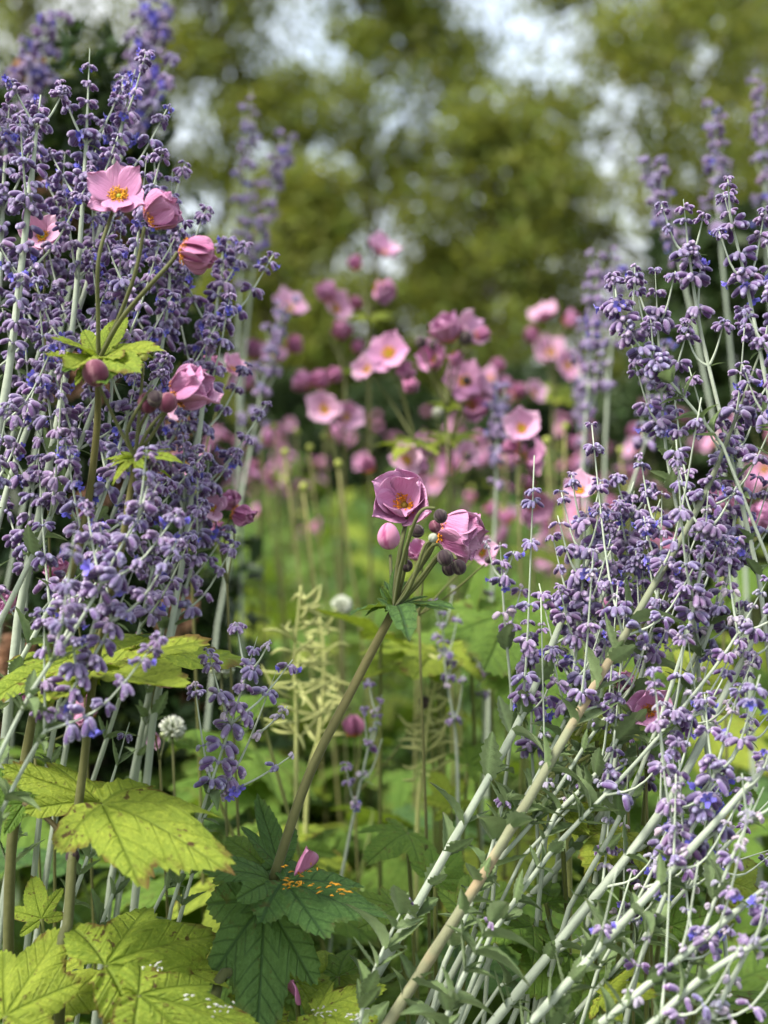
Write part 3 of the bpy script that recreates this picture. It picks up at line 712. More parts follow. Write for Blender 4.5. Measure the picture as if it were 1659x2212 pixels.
# mid anemones, their stalks and leaves
mid = [
 ('anemone with a flat open flower, yellow eye, and two flowers crowding under it', 860, 1.72, (900, 960), [(840, 765, 52, 'open', (-.15, .35, .9)), (795, 800, 40, 'wide', (-.4, .3, .8)), (875, 800, 42, 'deep', (.3, -.3, .6)), (885, 830, 38, 'deep', (.4, -.4, .5))], [(950, 940, .1), (860, 930, -.1)]),
 ('anemone topped by a big rounded bloom with four dark buds under it', 960, 1.70, (965, 880), [(965, 712, 62, 'bell', (-.25, .7, .45)), (1000, 720, 55, 'wide', (.6, .3, .5)), (912, 752, 26, 'd', (-.2, .9, 0)), (938, 758, 26, 'd', (0, .9, .2)), (1002, 745, 30, 'd', (.2, .9, .2)), (935, 775, 46, 'cup', (-.5, .1, .7)), (985, 775, 38, 'deep', (.1, -.2, .8)), (1040, 722, 34, 'deep', (.9, .3, .1))], [(920, 860, 0), (1010, 850, 0)]),
 ('anemone with orange-eyed flower stacked above a deep rose cup', 985, 1.74, (975, 950), [(1005, 825, 50, 'open', (-.05, .3, .9)), (1022, 870, 50, 'cup', (.15, .2, .8)), (1035, 845, 42, 'wide', (.7, .3, .4)), (945, 905, 26, 'w', (0, 1, 0)), (1008, 832, 20, 'd', (0, .8, .4))], [(1020, 945, .05), (930, 940, -.05), (985, 910, .1)]),
 ('anemone with two soft flowers facing out beside thin bare stalks', 690, 1.98, (735, 1020), [(702, 885, 46, 'wide', (-.1, .2, .95)), (745, 902, 44, 'wide', (.5, .1, .7)), (690, 820, 42, 'deep', (.2, .5, .4)), (655, 825, 44, 'bell', (-.5, .3, .3)), (720, 810, 36, 'deep', (.6, .3, .3))], []),
 ('tallest distant anemone, orange-eyed flower at its tip', 780, 2.05, (795, 690), [(822, 548, 46, 'wide', (.4, .6, .5)), (768, 570, 32, 'deep', (-.3, .8, .2)), (828, 628, 46, 'bell', (.3, -.3, .6)), (770, 655, 30, 'deep', (-.2, .5, .5)), (808, 535, 22, 'd', (-.5, .8, 0))], [(760, 690, 0), (830, 700, 0), (790, 660, .1)]),
 ('anemone spray of three blooms stepping down one arching stalk', 700, 2.05, (745, 800), [(706, 632, 44, 'bell', (-.3, .7, .3)), (722, 668, 46, 'wide', (.4, .3, .6)), (738, 715, 44, 'deep', (.2, .2, .7)), (772, 750, 30, 'deep', (.3, .5, .4))], [(700, 790, 0), (790, 790, 0)]),
 ('anemone with round orange-eyed flower above a rose cup and two black buds', 1130, 1.62, (1120, 1080), [(1128, 928, 50, 'wide', (-.05, .35, .9)), (1135, 982, 52, 'cup', (.25, .3, .6)), (1105, 965, 36, 'deep', (-.8, .3, .2)), (1128, 955, 22, 'd', (0, .6, .7)), (1143, 965, 22, 'd', (.2, .5, .8))], []),
 ('anemone with two small rose heads hanging close above wide leaves', 1160, 1.75, (1150, 1200), [(1155, 1096, 46, 'cup', (.2, -.2, .8)), (1140, 1045, 36, 'deep', (-.2, .3, .7))], [(1230, 1180, .1)]),
 ('anemone with a pair of pale flowers just above the hero cup flower', 900, 1.70, (900, 1150), [(880, 997, 44, 'wide', (-.1, .3, .8)), (795, 1005, 38, 'deep', (-.3, .6, .3)), (905, 1005, 40, 'bell', (.5, .3, .4)), (1005, 985, 36, 'wide', (.4, .4, .6)), (1008, 990, 18, 'd', (.3, .5, .8))], []),
 ('anemone with peach-pink arching flowers before the dark tree foot', 1180, 2.5, (1195, 860), [(1180, 688, 40, 'wide', (-.3, .6, .4)), (1232, 690, 36, 'bell', (.5, .4, .3)), (1150, 725, 36, 'deep', (-.4, .2, .5)), (1190, 765, 46, 'wide', (0, .4, .9)), (1225, 790, 36, 'open', (.3, .2, .9))], [(1170, 800, .1), (1240, 800, .1)]),
 ('anemone crowded with small rose heads behind the orange-eyed one', 1090, 2.3, (1090, 960), [(1088, 832, 38, 'bell', (-.2, .5, .5)), (1120, 845, 36, 'deep', (.3, .3, .5)), (1060, 820, 34, 'wide', (-.5, .4, .4)), (1150, 850, 34, 'wide', (.5, .3, .6)), (1075, 790, 30, 'deep', (0, .8, .2))], []),
 ('anemone peeping out beside the blurred leaning sage spike', 545, 2.1, (560, 900), [(527, 825, 40, 'cup', (-.3, .4, .5)), (548, 758, 42, 'bell', (.2, .5, .5)), (622, 668, 46, 'wide', (.3, .5, .6)), (635, 745, 40, 'deep', (.5, .3, .4)), (590, 770, 34, 'wide', (0, .4, .8))], []),
 ('anemone with pale flower right behind the hanging hero buds', 910, 1.25, (905, 1330), [(902, 1192, 44, 'bell', (-.3, .5, .6)), (1040, 1195, 40, 'wide', (.3, .2, .8)), (1050, 1215, 16, 'd', (.4, .5, .3))], []),
 ('low anemone with a closed flower and a round bud beside the speckled leaf', 1350, 1.13, (1355, 1640), [(1348, 1475, 42, 'bell', (.3, .5, .5)), (1322, 1488, 30, 'd', (-.1, -.8, .3)), (1335, 1530, 18, 'g', (0, .9, .2))], [(1310, 1600, .05)]),
 ('low anemone with a crumpled round open flower under the sage branches', 1400, 1.10, (1395, 1660), [(1405, 1532, 52, 'cup', (-.05, .25, .95)), (1352, 1580, 18, 'g', (-.2, .9, .2)), (1375, 1600, 14, 'g', (0, .9, .2))], [(1440, 1650, .05)]),
 ('anemone with a single rose cup beside the top of a thick sage stem', 1560, 1.4, (1560, 1210), [(1552, 1085, 48, 'bell', (-.3, .5, .4)), (1648, 1120, 60, 'bell', (-.8, .2, .3))], [(1600, 1180, 0)]),
 ('anemone with pale flower peeping out over a violet whorl top', 1255, 1.35, (1260, 1220), [(1252, 1062, 46, 'wide', (-.1, .5, .7)), (1310, 1310, 34, 'deep', (.2, .6, .3))], []),
 ('anemone with small crimson-backed flower and buds low among sage stems', 60, 1.20, (75, 1620), [(62, 1500, 44, 'bell', (-.2, .5, .4)), (190, 1532, 44, 'cup', (-.6, .2, .5)), (20, 1305, 44, 'bell', (-.3, .4, .5))], [(130, 1600, 0)]),
 ('anemone with two cream-pink cups showing through the violet whorls', 170, 1.22, (180, 1420), [(128, 1235, 52, 'bell', (-.3, .4, .6)), (232, 1252, 50, 'bell', (-.1, .6, .5)), (145, 1345, 22, 'w', (.2, .8, .3)), (305, 1400, 36, 'cup', (.2, .4, .7))], []),
 ('anemone whose pink flower tip shows under the flat yellow leaf', 350, 1.20, (345, 1640), [(356, 1468, 42, 'deep', (.7, .2, .3)), (335, 1590, 30, 'wide', (-.3, -.2, .7))], []),
 ('low anemone with one closed magenta flower deep in the greenery', 770, 1.5, (765, 1720), [(764, 1570, 46, 'shut', (-.1, .9, .2)), (790, 1470, 20, 'r', (0, .9, .2)), (915, 1530, 28, 'd', (.2, .8, .3))], []),
 ('anemone with dusky pink flower at the outer edge of the sage', 510, 1.25, (490, 1260), [(522, 1112, 48, 'deep', (.6, -.2, .3)), (498, 1082, 44, 'bell', (-.2, .5, .5)), (460, 1100, 40, 'wide', (0, .4, .8)), (470, 1140, 36, 'deep', (.2, -.2, .7))], []),
 ('anemone behind whorls with three pale flowers and yellow tufts', 420, 1.34, (410, 1120), [(395, 885, 44, 'wide', (-.2, .4, .7)), (405, 1000, 42, 'open', (0, .3, .9)), (455, 790, 44, 'deep', (.3, .5, .4)), (500, 800, 40, 'wide', (.4, .4, .5))], []),
]
for i, (lab, bpx, d, node, heads, lv) in enumerate(mid):
    small_anemone(lab, bpx, d, node, heads, lv, 'm' if d < 1.5 else 'y')

# ------------------------------------------------------------------ Russian sage: left clump
SG = 'sharp sage stems of the tall violet clump'
left = [
 ('sage stem crossing behind the three pink anemone flowers', [(-60, 1350, 1.05), (40, 980, 1.06), (180, 640, 1.07), (250, 330, 1.08), (292, 150, 1.08)], (18, 7), .30),
 ('thick pale sage stem, upright, rising to the highest sharp violet tip', [(40, 1330, 1.02), (105, 1010, 1.02), (155, 720, 1.03), (182, 380, 1.05), (194, 105, 1.06)], (22, 7), .30),
 ('thick upright pale sage stem beside the dark shrub', [(-60, 1200, .98), (10, 860, .98), (55, 500, .99), (88, 205, 1.0)], (24, 12), .12),
 ('outermost sage stem of the tall clump with dense whorls to its tip', [(330, 1560, 1.10), (395, 1210, 1.12), (440, 860, 1.13), (470, 650, 1.14), (497, 495, 1.14)], (18, 6), .34),
 ('pale sage stem, bare below, running up beside the outermost one', [(240, 1900, 1.12), (310, 1560, 1.12), (385, 1180, 1.13), (430, 900, 1.14), (455, 700, 1.14)], (18, 6), .42),
 ('sage stem passing behind the side-facing pink flower and round buds', [(70, 1600, 1.07), (190, 1250, 1.07), (300, 960, 1.09), (360, 680, 1.10), (372, 370, 1.10)], (16, 6), .30),
 ('sage stem leaning across the black shrub gap under the lime tuft', [(-80, 1500, 1.0), (80, 1180, 1.0), (210, 860, 1.0), (285, 590, 1.01), (318, 330, 1.02)], (17, 6), .30),
 ('sage stem leaning over the stout anemone stem below its buds', [(-90, 1680, .98), (70, 1380, .98), (190, 1160, .98), (262, 950, .99), (300, 780, 1.0)], (15, 6), .32),
 ('low arching sage stem reaching over the cream-pink cups', [(-80, 1800, .96), (60, 1510, .96), (180, 1330, .96), (262, 1180, .97), (345, 1040, .98)], (13, 5), .36),
 ('lowest arching sage stem, its whorls hanging over the flat yellow leaf', [(-90, 1950, .94), (50, 1660, .94), (150, 1500, .94), (240, 1350, .95), (300, 1200, .95)], (12, 5), .36),
 ('slim sage stem threading between the two tall anemone stems', [(90, 1720, 1.04), (165, 1320, 1.04), (225, 1020, 1.05), (248, 720, 1.06), (262, 480, 1.06)], (14, 6), .36),
 ('sage stem at the dried peach flowers, tips nodding outward', [(-90, 1000, 1.06), (-10, 700, 1.06), (8, 400, 1.07), (20, 230, 1.07)], (16, 6), .2),
 ('upright sage stem in front of the cream-pink cups, thick with whorls', [(0, 1700, 1.03), (50, 1380, 1.03), (60, 1150, 1.04), (95, 900, 1.05)], (14, 6), .36),
 ('slender sage stem below the half-hidden pink flower', [(-70, 1250, 1.1), (40, 900, 1.1), (100, 700, 1.11), (130, 480, 1.12), (140, 330, 1.12)], (13, 6), .3),
 ('sage stem with blue open florets low beside the pale bare stem', [(180, 1750, 1.08), (280, 1440, 1.08), (330, 1230, 1.08), (365, 1060, 1.08)], (13, 6), .45),
 ('short sage stem filling in under the dusky pink edge flower', [(300, 1640, 1.12), (370, 1380, 1.12), (430, 1160, 1.13), (455, 960, 1.13)], (13, 6), .4),
 ('sage stem overlapping the deep-striped nodding flower', [(160, 1500, 1.12), (270, 1120, 1.12), (330, 820, 1.13), (345, 560, 1.14), (330, 300, 1.14)], (14, 6), .3),
]
for i, (lab, pts, w, b0) in enumerate(left):
    pts = [(x, y, d_ + (.0 if i == 8 else .03 if i == 9 else .085)) for x, y, d_ in pts]
    low = pts[0][1] > 1600
    sage(lab, pts, w, (b0, .97), seed=100 + i, group=SG, leafy=(.0, b0 + .05), leafn=5 if low else 3, blue=.11, blen=(.085, .032), step=.064)
sage('thin sage spray with few florets leaning past the flat yellow leaf tip', [(370, 1960, 1.08), (440, 1740, 1.08), (500, 1560, 1.08), (556, 1375, 1.07)], (10, 4), (.42, .97), step=.05, blen=(.08, .02), dens=.75, spent=.25, seed=140, leafn=4, group=SG)
sage('thin curved sage spray with bare nodes under the white flower', [(300, 2030, 1.1), (420, 1800, 1.1), (520, 1640, 1.1), (605, 1430, 1.1)], (9, 4), (.5, .97), step=.06, blen=(.06, .02), dens=.6, spent=.5, seed=141, leafn=4, group=SG)
sage('leafy sage shoot without flowers beside the stout anemone stem', [(60, 2260, 1.05), (120, 2050, 1.07), (200, 1820, 1.10), (280, 1560, 1.12)], (13, 9), (.96, .97), seed=142, leafy=(0, .98), leafn=8, group=SG)
sage('leafy sage shoot behind the brown-edged leaf', [(340, 2140, 1.1), (395, 1960, 1.12), (440, 1800, 1.14)], (13, 8), (.99, .991), seed=143, leafy=(0, .98), leafn=6, group=SG)
sage('leafy sage shoot passing under the brown-edged leaf', [(175, 2150, 1.09), (225, 1980, 1.1), (290, 1830, 1.12)], (12, 8), (.99, .991), seed=144, leafy=(0, .98), leafn=6, group=SG)
sage('grey leafy sage shoot rising by the low crimson-backed flower', [(-20, 2200, 1.1), (10, 1950, 1.1), (50, 1700, 1.12), (120, 1500, 1.14)], (12, 8), (.99, .991), seed=145, leafy=(0, .98), leafn=6, group=SG)

# right clump
RG = 'sage stems of the leaning clump'
right = [
 ('thick bare sage stem leaning from the bottom leaves to the pale flower whorls', [(760, 2200, 1.06), (960, 1850, 1.08), (1125, 1550, 1.10), (1235, 1290, 1.12), (1335, 1080, 1.14)], (24, 14), .50, dict(leafy=(.0, .6), leafn=10, blen=(.10, .035), lsz=(.026, .046))),
 ('thickest tan-skinned sage stem running the full length of the leaning clump', [(820, 2240, 1.0), (1080, 1830, 1.02), (1285, 1480, 1.05), (1400, 1285, 1.07), (1530, 1050, 1.09), (1665, 700, 1.10)], (28, 12), .36, dict(step=.10, spent=.1, leafy=(.0, .55), leafn=11, tan=True, blen=(.11, .05), lsz=(.026, .046))),
 ('long sage stem parallel behind the tan-skinned one, sparse whorls', [(1040, 2240, 1.04), (1260, 1970, 1.05), (1450, 1720, 1.06), (1565, 1500, 1.08), (1690, 1260, 1.09)], (24, 16), .30, dict(leafy=(.0, .5), leafn=6, spent=.4, dens=.65, wsz=.0110)),
 ('sage stem low in the leaning clump with long drooping grey nodes', [(1110, 2250, .98), (1330, 2010, .98), (1560, 1760, .99), (1720, 1580, 1.0)], (22, 14), .25, dict(leafy=(.0, .5), leafn=6, spent=.6, dens=.5, wsz=.0100, blen=(.06, .02))),
 ('lower sage stem crossing the white-speckled seed patch', [(1240, 2260, .96), (1450, 2085, .96), (1710, 1870, .97)], (20, 14), .2, dict(leafy=(.0, .5), leafn=5, spent=.6, dens=.5, wsz=.0100, blen=(.06, .02))),
 ('lowest sage stem near the soil, violet cluster at its end', [(1340, 2280, .94), (1520, 2110, .94), (1720, 1990, .95)], (20, 12), .25, dict(leafy=(.0, .5), leafn=4, spent=.4, dens=.55, wsz=.0105, blen=(.06, .02))),
 ('sage stem between the tan-skinned one and the speckled leaf', [(1000, 2060, 1.12), (1180, 1900, 1.13), (1370, 1660, 1.13), (1490, 1440, 1.13), (1580, 1230, 1.13), (1640, 1020, 1.13)], (18, 8), .35, dict(spent=.12, leafn=4)),
 ('upright thin sage stem packed with arched violet whorls over the pale flower', [(1180, 1800, 1.11), (1225, 1560, 1.11), (1255, 1300, 1.11), (1268, 1080, 1.11)], (11, 5), .36, dict(blen=(.05, .02), step=.026, leafn=5)),
 ('upright thin sage stem at the leaning stem tip, whorls evenly spaced', [(1220, 1760, 1.15), (1290, 1500, 1.15), (1345, 1270, 1.15), (1370, 1060, 1.15)], (11, 5), .36, dict(blen=(.05, .02), step=.026, leafn=4)),
 ('upright thin sage stem beside the hero buds with small open whorls', [(1075, 1800, 1.16), (1105, 1560, 1.16), (1090, 1340, 1.16), (1080, 1170, 1.16)], (10, 4), .62, dict(blen=(.03, .015), step=.05, dens=.8, spent=.2, leafn=3)),
 ('upright thin sage stem with grey empty nodes near the low leaves', [(1160, 1780, 1.14), (1148, 1600, 1.14), (1150, 1450, 1.14), (1140, 1340, 1.14)], (9, 4), .3, dict(blen=(.02, .015), step=.06, dens=.7, leafn=3)),
 ('tall sage stem before the evergreen shrub, branches closing to a tip', [(1640, 1250, 1.10), (1572, 960, 1.11), (1515, 720, 1.12), (1490, 560, 1.12), (1476, 430, 1.12)], (12, 5), .22, dict(blen=(.045, .02), step=.052)),
 ('tall sage stem with a bright blue floret at the shrub crest', [(1700, 1080, 1.06), (1650, 800, 1.07), (1605, 580, 1.08), (1562, 415, 1.08)], (12, 5), .2, dict(blen=(.045, .02), step=.052, blue=.15)),
 ('arching sage spray reaching out over the distant blurred spikes', [(1560, 960, 1.08), (1470, 850, 1.08), (1390, 760, 1.09), (1345, 690, 1.09), (1328, 640, 1.09)], (8, 4), .4, dict(blen=(.03, .02), step=.03)),
 ('upright sage spray below the shrub crest with close pale whorls', [(1480, 1180, 1.13), (1440, 980, 1.13), (1425, 780, 1.13), (1415, 580, 1.13)], (10, 4), .42, dict(blen=(.04, .02), step=.03)),
 ('sage stem cut by the frame edge, whorls over the evergreen twigs', [(1720, 980, 1.02), (1690, 760, 1.02), (1655, 520, 1.03)], (10, 5), .15, dict(blen=(.04, .02), step=.05)),
 ('sage stem rising through the low crumpled flower', [(1230, 1960, 1.07), (1360, 1720, 1.06), (1470, 1420, 1.06), (1515, 1220, 1.06), (1530, 1060, 1.06)], (13, 6), .35, dict(spent=.1, leafn=5)),
 ('sage stem with violet tufts standing over the parallel bare stems', [(1380, 2080, 1.0), (1470, 1850, 1.0), (1540, 1680, 1.0), (1600, 1480, 1.0)], (13, 6), .35, dict(spent=.2, dens=.9, leafn=4, blue=.15)),
 ('thin sage stem with bead-like grey nodes over the yellow leaves', [(1290, 2100, 1.03), (1400, 1900, 1.03), (1450, 1760, 1.03), (1455, 1600, 1.03)], (9, 4), .3, dict(spent=.7, dens=.7, leafn=3)),
 ('sage stem with whorls around the single rose cup', [(1480, 1500, 1.12), (1560, 1280, 1.12), (1590, 1080, 1.12), (1585, 900, 1.12)], (11, 5), .25, dict(blen=(.05, .025), step=.05)),
 ('short sage stem in front of the rose cup, densely flowered', [(1330, 1640, 1.09), (1400, 1400, 1.09), (1425, 1240, 1.09), (1430, 1060, 1.09)], (12, 5), .3, dict(blen=(.05, .025), step=.03)),
 ('sage stem end hanging over the lower frame with wilted calyces', [(1500, 2280, .95), (1590, 2100, .95), (1690, 1920, .95)], (16, 8), .2, dict(spent=.5, dens=.7, leafn=3)),
 ('slanting thin sage stem linking the two thickest stems', [(1060, 2020, 1.05), (1200, 1830, 1.05), (1380, 1640, 1.05), (1560, 1420, 1.05), (1660, 1250, 1.05)], (13, 6), .4, dict(spent=.25, dens=.9, leafn=6)),
]
for i, (lab, pts, w, b0, kw) in enumerate(right):
    k = dict(seed=200 + i, group=RG, blen=(.085, .03), step=.084, blue=.06, up=.8, dens=.86, leafn=4, leafy=(0, b0)); k.update(kw)
    sage(lab, pts, w, (b0, .97), **k)
for i, (lab, pts, w) in enumerate((
  ('thin sage stem threading low under the parallel bare stems', [(1180, 2260, 1.06), (1340, 2080, 1.06), (1500, 1900, 1.06), (1690, 1700, 1.06)], 13),
  ('sage stem crossing steeply over the lower parallel stems', [(1420, 2270, .97), (1500, 2060, .97), (1570, 1880, .97), (1650, 1700, .97)], 12),
  ('slim sage stem lying flat beneath the violet cluster', [(1080, 2130, 1.08), (1300, 2000, 1.08), (1480, 1900, 1.08), (1680, 1830, 1.08)], 9),
  ('pale sage stem behind the grey bead-like nodes', [(1160, 2080, 1.1), (1330, 1880, 1.1), (1470, 1760, 1.1), (1680, 1520, 1.1)], 14),
  ('thin sage stem running over the speckled yellow leaf', [(1040, 1900, 1.09), (1180, 1740, 1.09), (1300, 1560, 1.09), (1470, 1370, 1.09)], 12),
  ('slight sage stem branching off toward the crumpled flower', [(1130, 1850, 1.08), (1280, 1700, 1.08), (1430, 1600, 1.08), (1580, 1480, 1.08)], 9))):
    sage(lab, pts, (w, w * .6), (.35, .97), seed=240 + i, group=RG, blen=(.07, .025), step=.095, dens=.55, spent=.6, wsz=.0095, up=.9, leafy=(0, .7), leafn=5, lsz=(.02, .038))
for i, (lab, pts) in enumerate((
  ('leafy grey-green sage shoot at the foot of the leaning stems', [(760, 2290, 1.0), (800, 2120, 1.0), (880, 1940, 1.02)]),
  ('leafy sage shoot crowding the tan-skinned stem foot', [(930, 2290, .96), (990, 2130, .97), (1060, 1990, .98)]),
  ('toothed leafy sage shoot between the two thick stems', [(960, 2080, 1.06), (1040, 1900, 1.07), (1090, 1730, 1.08)]),
  ('leafy sage shoot in the lower tangle beside the seed patch', [(1180, 2280, .98), (1230, 2130, .99), (1300, 2000, 1.0)]),
  ('leafy sage shoot under the low closed flower', [(1090, 1800, 1.1), (1180, 1640, 1.1), (1260, 1470, 1.11)]),
  ('leafy sage shoot by the crumpled round flower', [(1200, 1760, 1.08), (1310, 1640, 1.08), (1400, 1440, 1.09)]))):
    sage(lab, pts, (13, 7), (.99, .991), seed=260 + i, leafy=(0, .99), leafn=8, lsz=(.022, .046), group=RG)

# soft distant and very near spikes
BG = 'soft sage spikes away from the sharp clumps'
far = [
 ('soft sage spike standing upright before the loose open tree', [(520, 1150, 1.95), (515, 700, 1.95), (530, 440, 1.95), (542, 190, 1.95)]),
 ('soft sage spike tilted beside the upright one', [(500, 1150, 2.0), (540, 640, 2.0), (580, 450, 2.0), (628, 290, 2.0)]),
 ('soft broad sage spike leaning beside pale anemones', [(470, 1350, 1.75), (530, 1030, 1.75), (575, 800, 1.75), (620, 660, 1.75)]),
 ('soft sage spike with a bright blue floret before the dark tree foot', [(1245, 1250, 1.7), (1262, 950, 1.7), (1278, 740, 1.7), (1290, 545, 1.7)]),
 ('soft sage spike paired close with the blue-floret one', [(1300, 1250, 1.85), (1310, 900, 1.85), (1325, 690, 1.85), (1330, 560, 1.85)]),
 ('soft sage spike tilted toward the evergreen crest', [(1560, 1000, 1.7), (1480, 620, 1.7), (1440, 480, 1.7), (1405, 355, 1.7)]),
 ('tall soft sage spike over the evergreen crest', [(1600, 1000, 1.75), (1560, 560, 1.75), (1545, 380, 1.75), (1548, 220, 1.75)]),
 ('tallest soft sage spike near the broad layered tree edge', [(1690, 1000, 1.8), (1660, 600, 1.8), (1650, 350, 1.8), (1630, 150, 1.8)]),
 ('soft pale sage spike over a thick blurred stem', [(1330, 1150, 1.5), (1380, 1000, 1.5), (1420, 850, 1.5), (1430, 740, 1.5)]),
 ('soft sage spike among the round orange-eyed anemones', [(1060, 1350, 1.7), (1070, 1100, 1.7), (1075, 930, 1.7), (1080, 860, 1.7)]),
 ('soft sage spike beyond the crowded rose heads', [(1270, 1300, 2.1), (1265, 1050, 2.1), (1262, 900, 2.1), (1255, 800, 2.1)]),
 ('thin soft sage stem with sparse whorls by the yellow seed stalks', [(990, 1800, 1.4), (985, 1600, 1.4), (962, 1440, 1.4), (955, 1310, 1.4)]),
 ('thin soft sage stem with grey beads beside it', [(1040, 1800, 1.5), (1045, 1550, 1.5), (1040, 1400, 1.5), (1035, 1290, 1.5)]),
 ('soft grey-beaded sage stem leaning behind the hero stem', [(720, 1980, 1.35), (760, 1780, 1.35), (790, 1640, 1.35), (825, 1500, 1.35)]),
]
for i, (lab, pts) in enumerate(far):
    sage(lab, pts, (9, 4), (.42, .97), seed=300 + i, group=BG, blen=(.026, .016), step=.036, leafn=0, dens=.65 if i > 10 else 1, spent=.4 if i > 10 else .05, up=1.0, wsz=.0110 if i < 11 else .009)
near = [
 ('soft sage tips showing above the tall sharp clump', [(-120, 700, 1.75), (-20, 420, 1.75), (60, 200, 1.75), (120, 20, 1.75)]),
 ('soft sage tip with a blue floret beside the highest sharp tip', [(150, 620, 1.6), (230, 420, 1.6), (290, 260, 1.6), (335, 130, 1.6)]),
 ('soft sage tip crossing the loose open tree top', [(180, 560, 1.85), (260, 320, 1.85), (310, 140, 1.85), (350, 0, 1.85)]),
]
for i, (lab, pts) in enumerate(near):
    sage(lab, pts, (7, 4), (.62 if i else .45, .97), seed=330 + i, group=BG, blen=(.05, .022), step=.03, leafn=0, blue=.25, wsz=.016)

# ------------------------------------------------------------------ low greenery: clumps of anemone leaves
def clump_proto(seed, kinds):
    r = random.Random(seed); o = thing('anemone_leaf_clump', 'x', 'leaves', (0, 0, 0), 'anemone leaf clumps in the flower bed')
    for i in range(r.randint(6, 9)):
        a = r.uniform(0, 6.283); h = r.uniform(.20, .46); q = r.uniform(.03, .15); kd = r.choice(kinds)
        e = Vector((math.cos(a) * q, math.sin(a) * q, h)); out = Vector((math.cos(a), math.sin(a), r.uniform(-.45, .35)))
        stalk(o, Vector(), [Vector((0, 0, -.01)), e * .55 + Vector((0, 0, .02)), e], .0028, .0018, 'leaf_stalk', n=7, sides=5, col=(1.1, 1.4, .9))
        fam = r.choice((LEAF, LEAF, BROAD)); me = r.choice(fam[kd])
        link('leaf', me, o, frame(e, out, Vector((r.uniform(-.3, .3), r.uniform(-.5, .2), 1)), r.uniform(.085, .135), r.uniform(.85, 1.1)))
    return o
protos = [clump_proto(500 + i, k) for i, k in enumerate(('mmg', 'mmy', 'gmm', 'mym', 'ymm', 'gmg', 'myy'))]
used = set(); cr = random.Random(77); ncl = 0
LBL = {'mmg': 'mid-green three-lobed anemone leaves low in the flower bed', 'mmy': 'green anemone leaves with some yellowing, low in the flower bed', 'gmm': 'deep and mid-green anemone leaves low in the flower bed', 'mym': 'mixed green and lime anemone leaves low in the flower bed', 'ymm': 'lime-tinged anemone leaves low in the flower bed', 'gmg': 'mostly deep green anemone leaves low in the flower bed', 'myy': 'mostly yellow-green anemone leaves low in the flower bed'}
keys = list(LBL)
for row, (d, n, zs) in enumerate(((1.12, 7, .72), (1.22, 8, .8), (1.38, 8, .9), (1.56, 9, 1.0), (1.8, 10, 1.05), (2.1, 11, 1.1), (2.45, 12, 1.15), (2.9, 13, 1.2), (3.4, 13, 1.25), (4.0, 13, 1.3), (4.7, 12, 1.4), (5.5, 12, 1.5), (6.4, 12, 1.6))):
    for i in range(n):
        k = cr.randrange(7); px = -120 + 1900 * (i + .5 + cr.uniform(-.45, .45)) / n; dd = d * cr.uniform(.95, 1.06)
        p = P(px, 900, dd); o = protos[k] if k not in used else copy_tree(protos[k]); used.add(k)
        o['label'] = LBL[keys[k]]; o.location = (p.x, p.y, 0); o.rotation_euler = (0, 0, cr.uniform(0, 6.3)); s = cr.uniform(.85, 1.1); o.scale = (s, s, s * zs)
        ncl += 1
for px, d, k, zs in ((560, 1.30, 0, 1.0), (640, 1.45, 3, 1.05), (700, 1.28, 5, .95), (760, 1.60, 0, 1.1), (830, 1.42, 1, 1.0), (900, 1.30, 2, .9), (500, 1.55, 3, 1.1), (1000, 1.32, 0, .9), (430, 1.38, 0, 1.05), (880, 1.75, 1, 1.1), (620, 1.75, 4, 1.1), (1100, 1.45, 0, 1.0), (1500, 1.22, 3, .9), (1350, 1.25, 1, .95), (1620, 1.2, 4, .95), (1200, 1.2, 2, .9), (1300, 1.1, 3, .7), (1480, 1.08, 1, .7), (1600, 1.05, 0, .7), (700, 1.1, 3, .75), (850, 1.12, 0, .75), (620, 1.15, 0, .8), (780, 1.18, 6, .82), (930, 1.16, 3, .8), (1050, 1.14, 0, .78), (1400, 1.14, 6, .85), (1560, 1.15, 4, .9), (1250, 1.16, 0, .85), (1640, 1.14, 6, .85), (330, 1.2, 0, .9), (240, 1.16, 3, .85), (420, 1.16, 5, .82)):
    p = P(px, 900, d); o = copy_tree(protos[k]); o['label'] = LBL[keys[k]]; o.location = (p.x, p.y, 0); o.rotation_euler = (0, 0, cr.uniform(0, 6.3)); s = cr.uniform(.95, 1.1); o.scale = (s, s, s * zs)
# thin bare stalks past their flowers
for i, (px, py, d) in enumerate(((560, 960, 2.0), (590, 930, 2.1), (615, 985, 1.9), (640, 940, 2.2), (668, 975, 2.0), (700, 950, 2.1), (730, 1010, 1.9), (600, 1040, 2.3), (655, 1060, 1.85), (1220, 930, 2.0), (1180, 960, 1.9), (1340, 980, 2.1))):
    e = V3((px, py, d)); bb = Vector((e.x + rnd.uniform(-.02, .10), e.y, 0)); o = thing('flower_stalk_plant', 'thin tan anemone stalk with a small green knob, petals gone', 'stalk', bb, 'bare tan stalks behind the sage')
    stalk(o, bb, [bb, bb.lerp(e, .5) + Vector((.012, 0, 0)), e], .0022, .0015, 'stem', n=9, sides=5, col=(2.6, 2.3, 2.4)); bud(o, bb, e, Vector((.1, 0, 1)), .011, 'g')
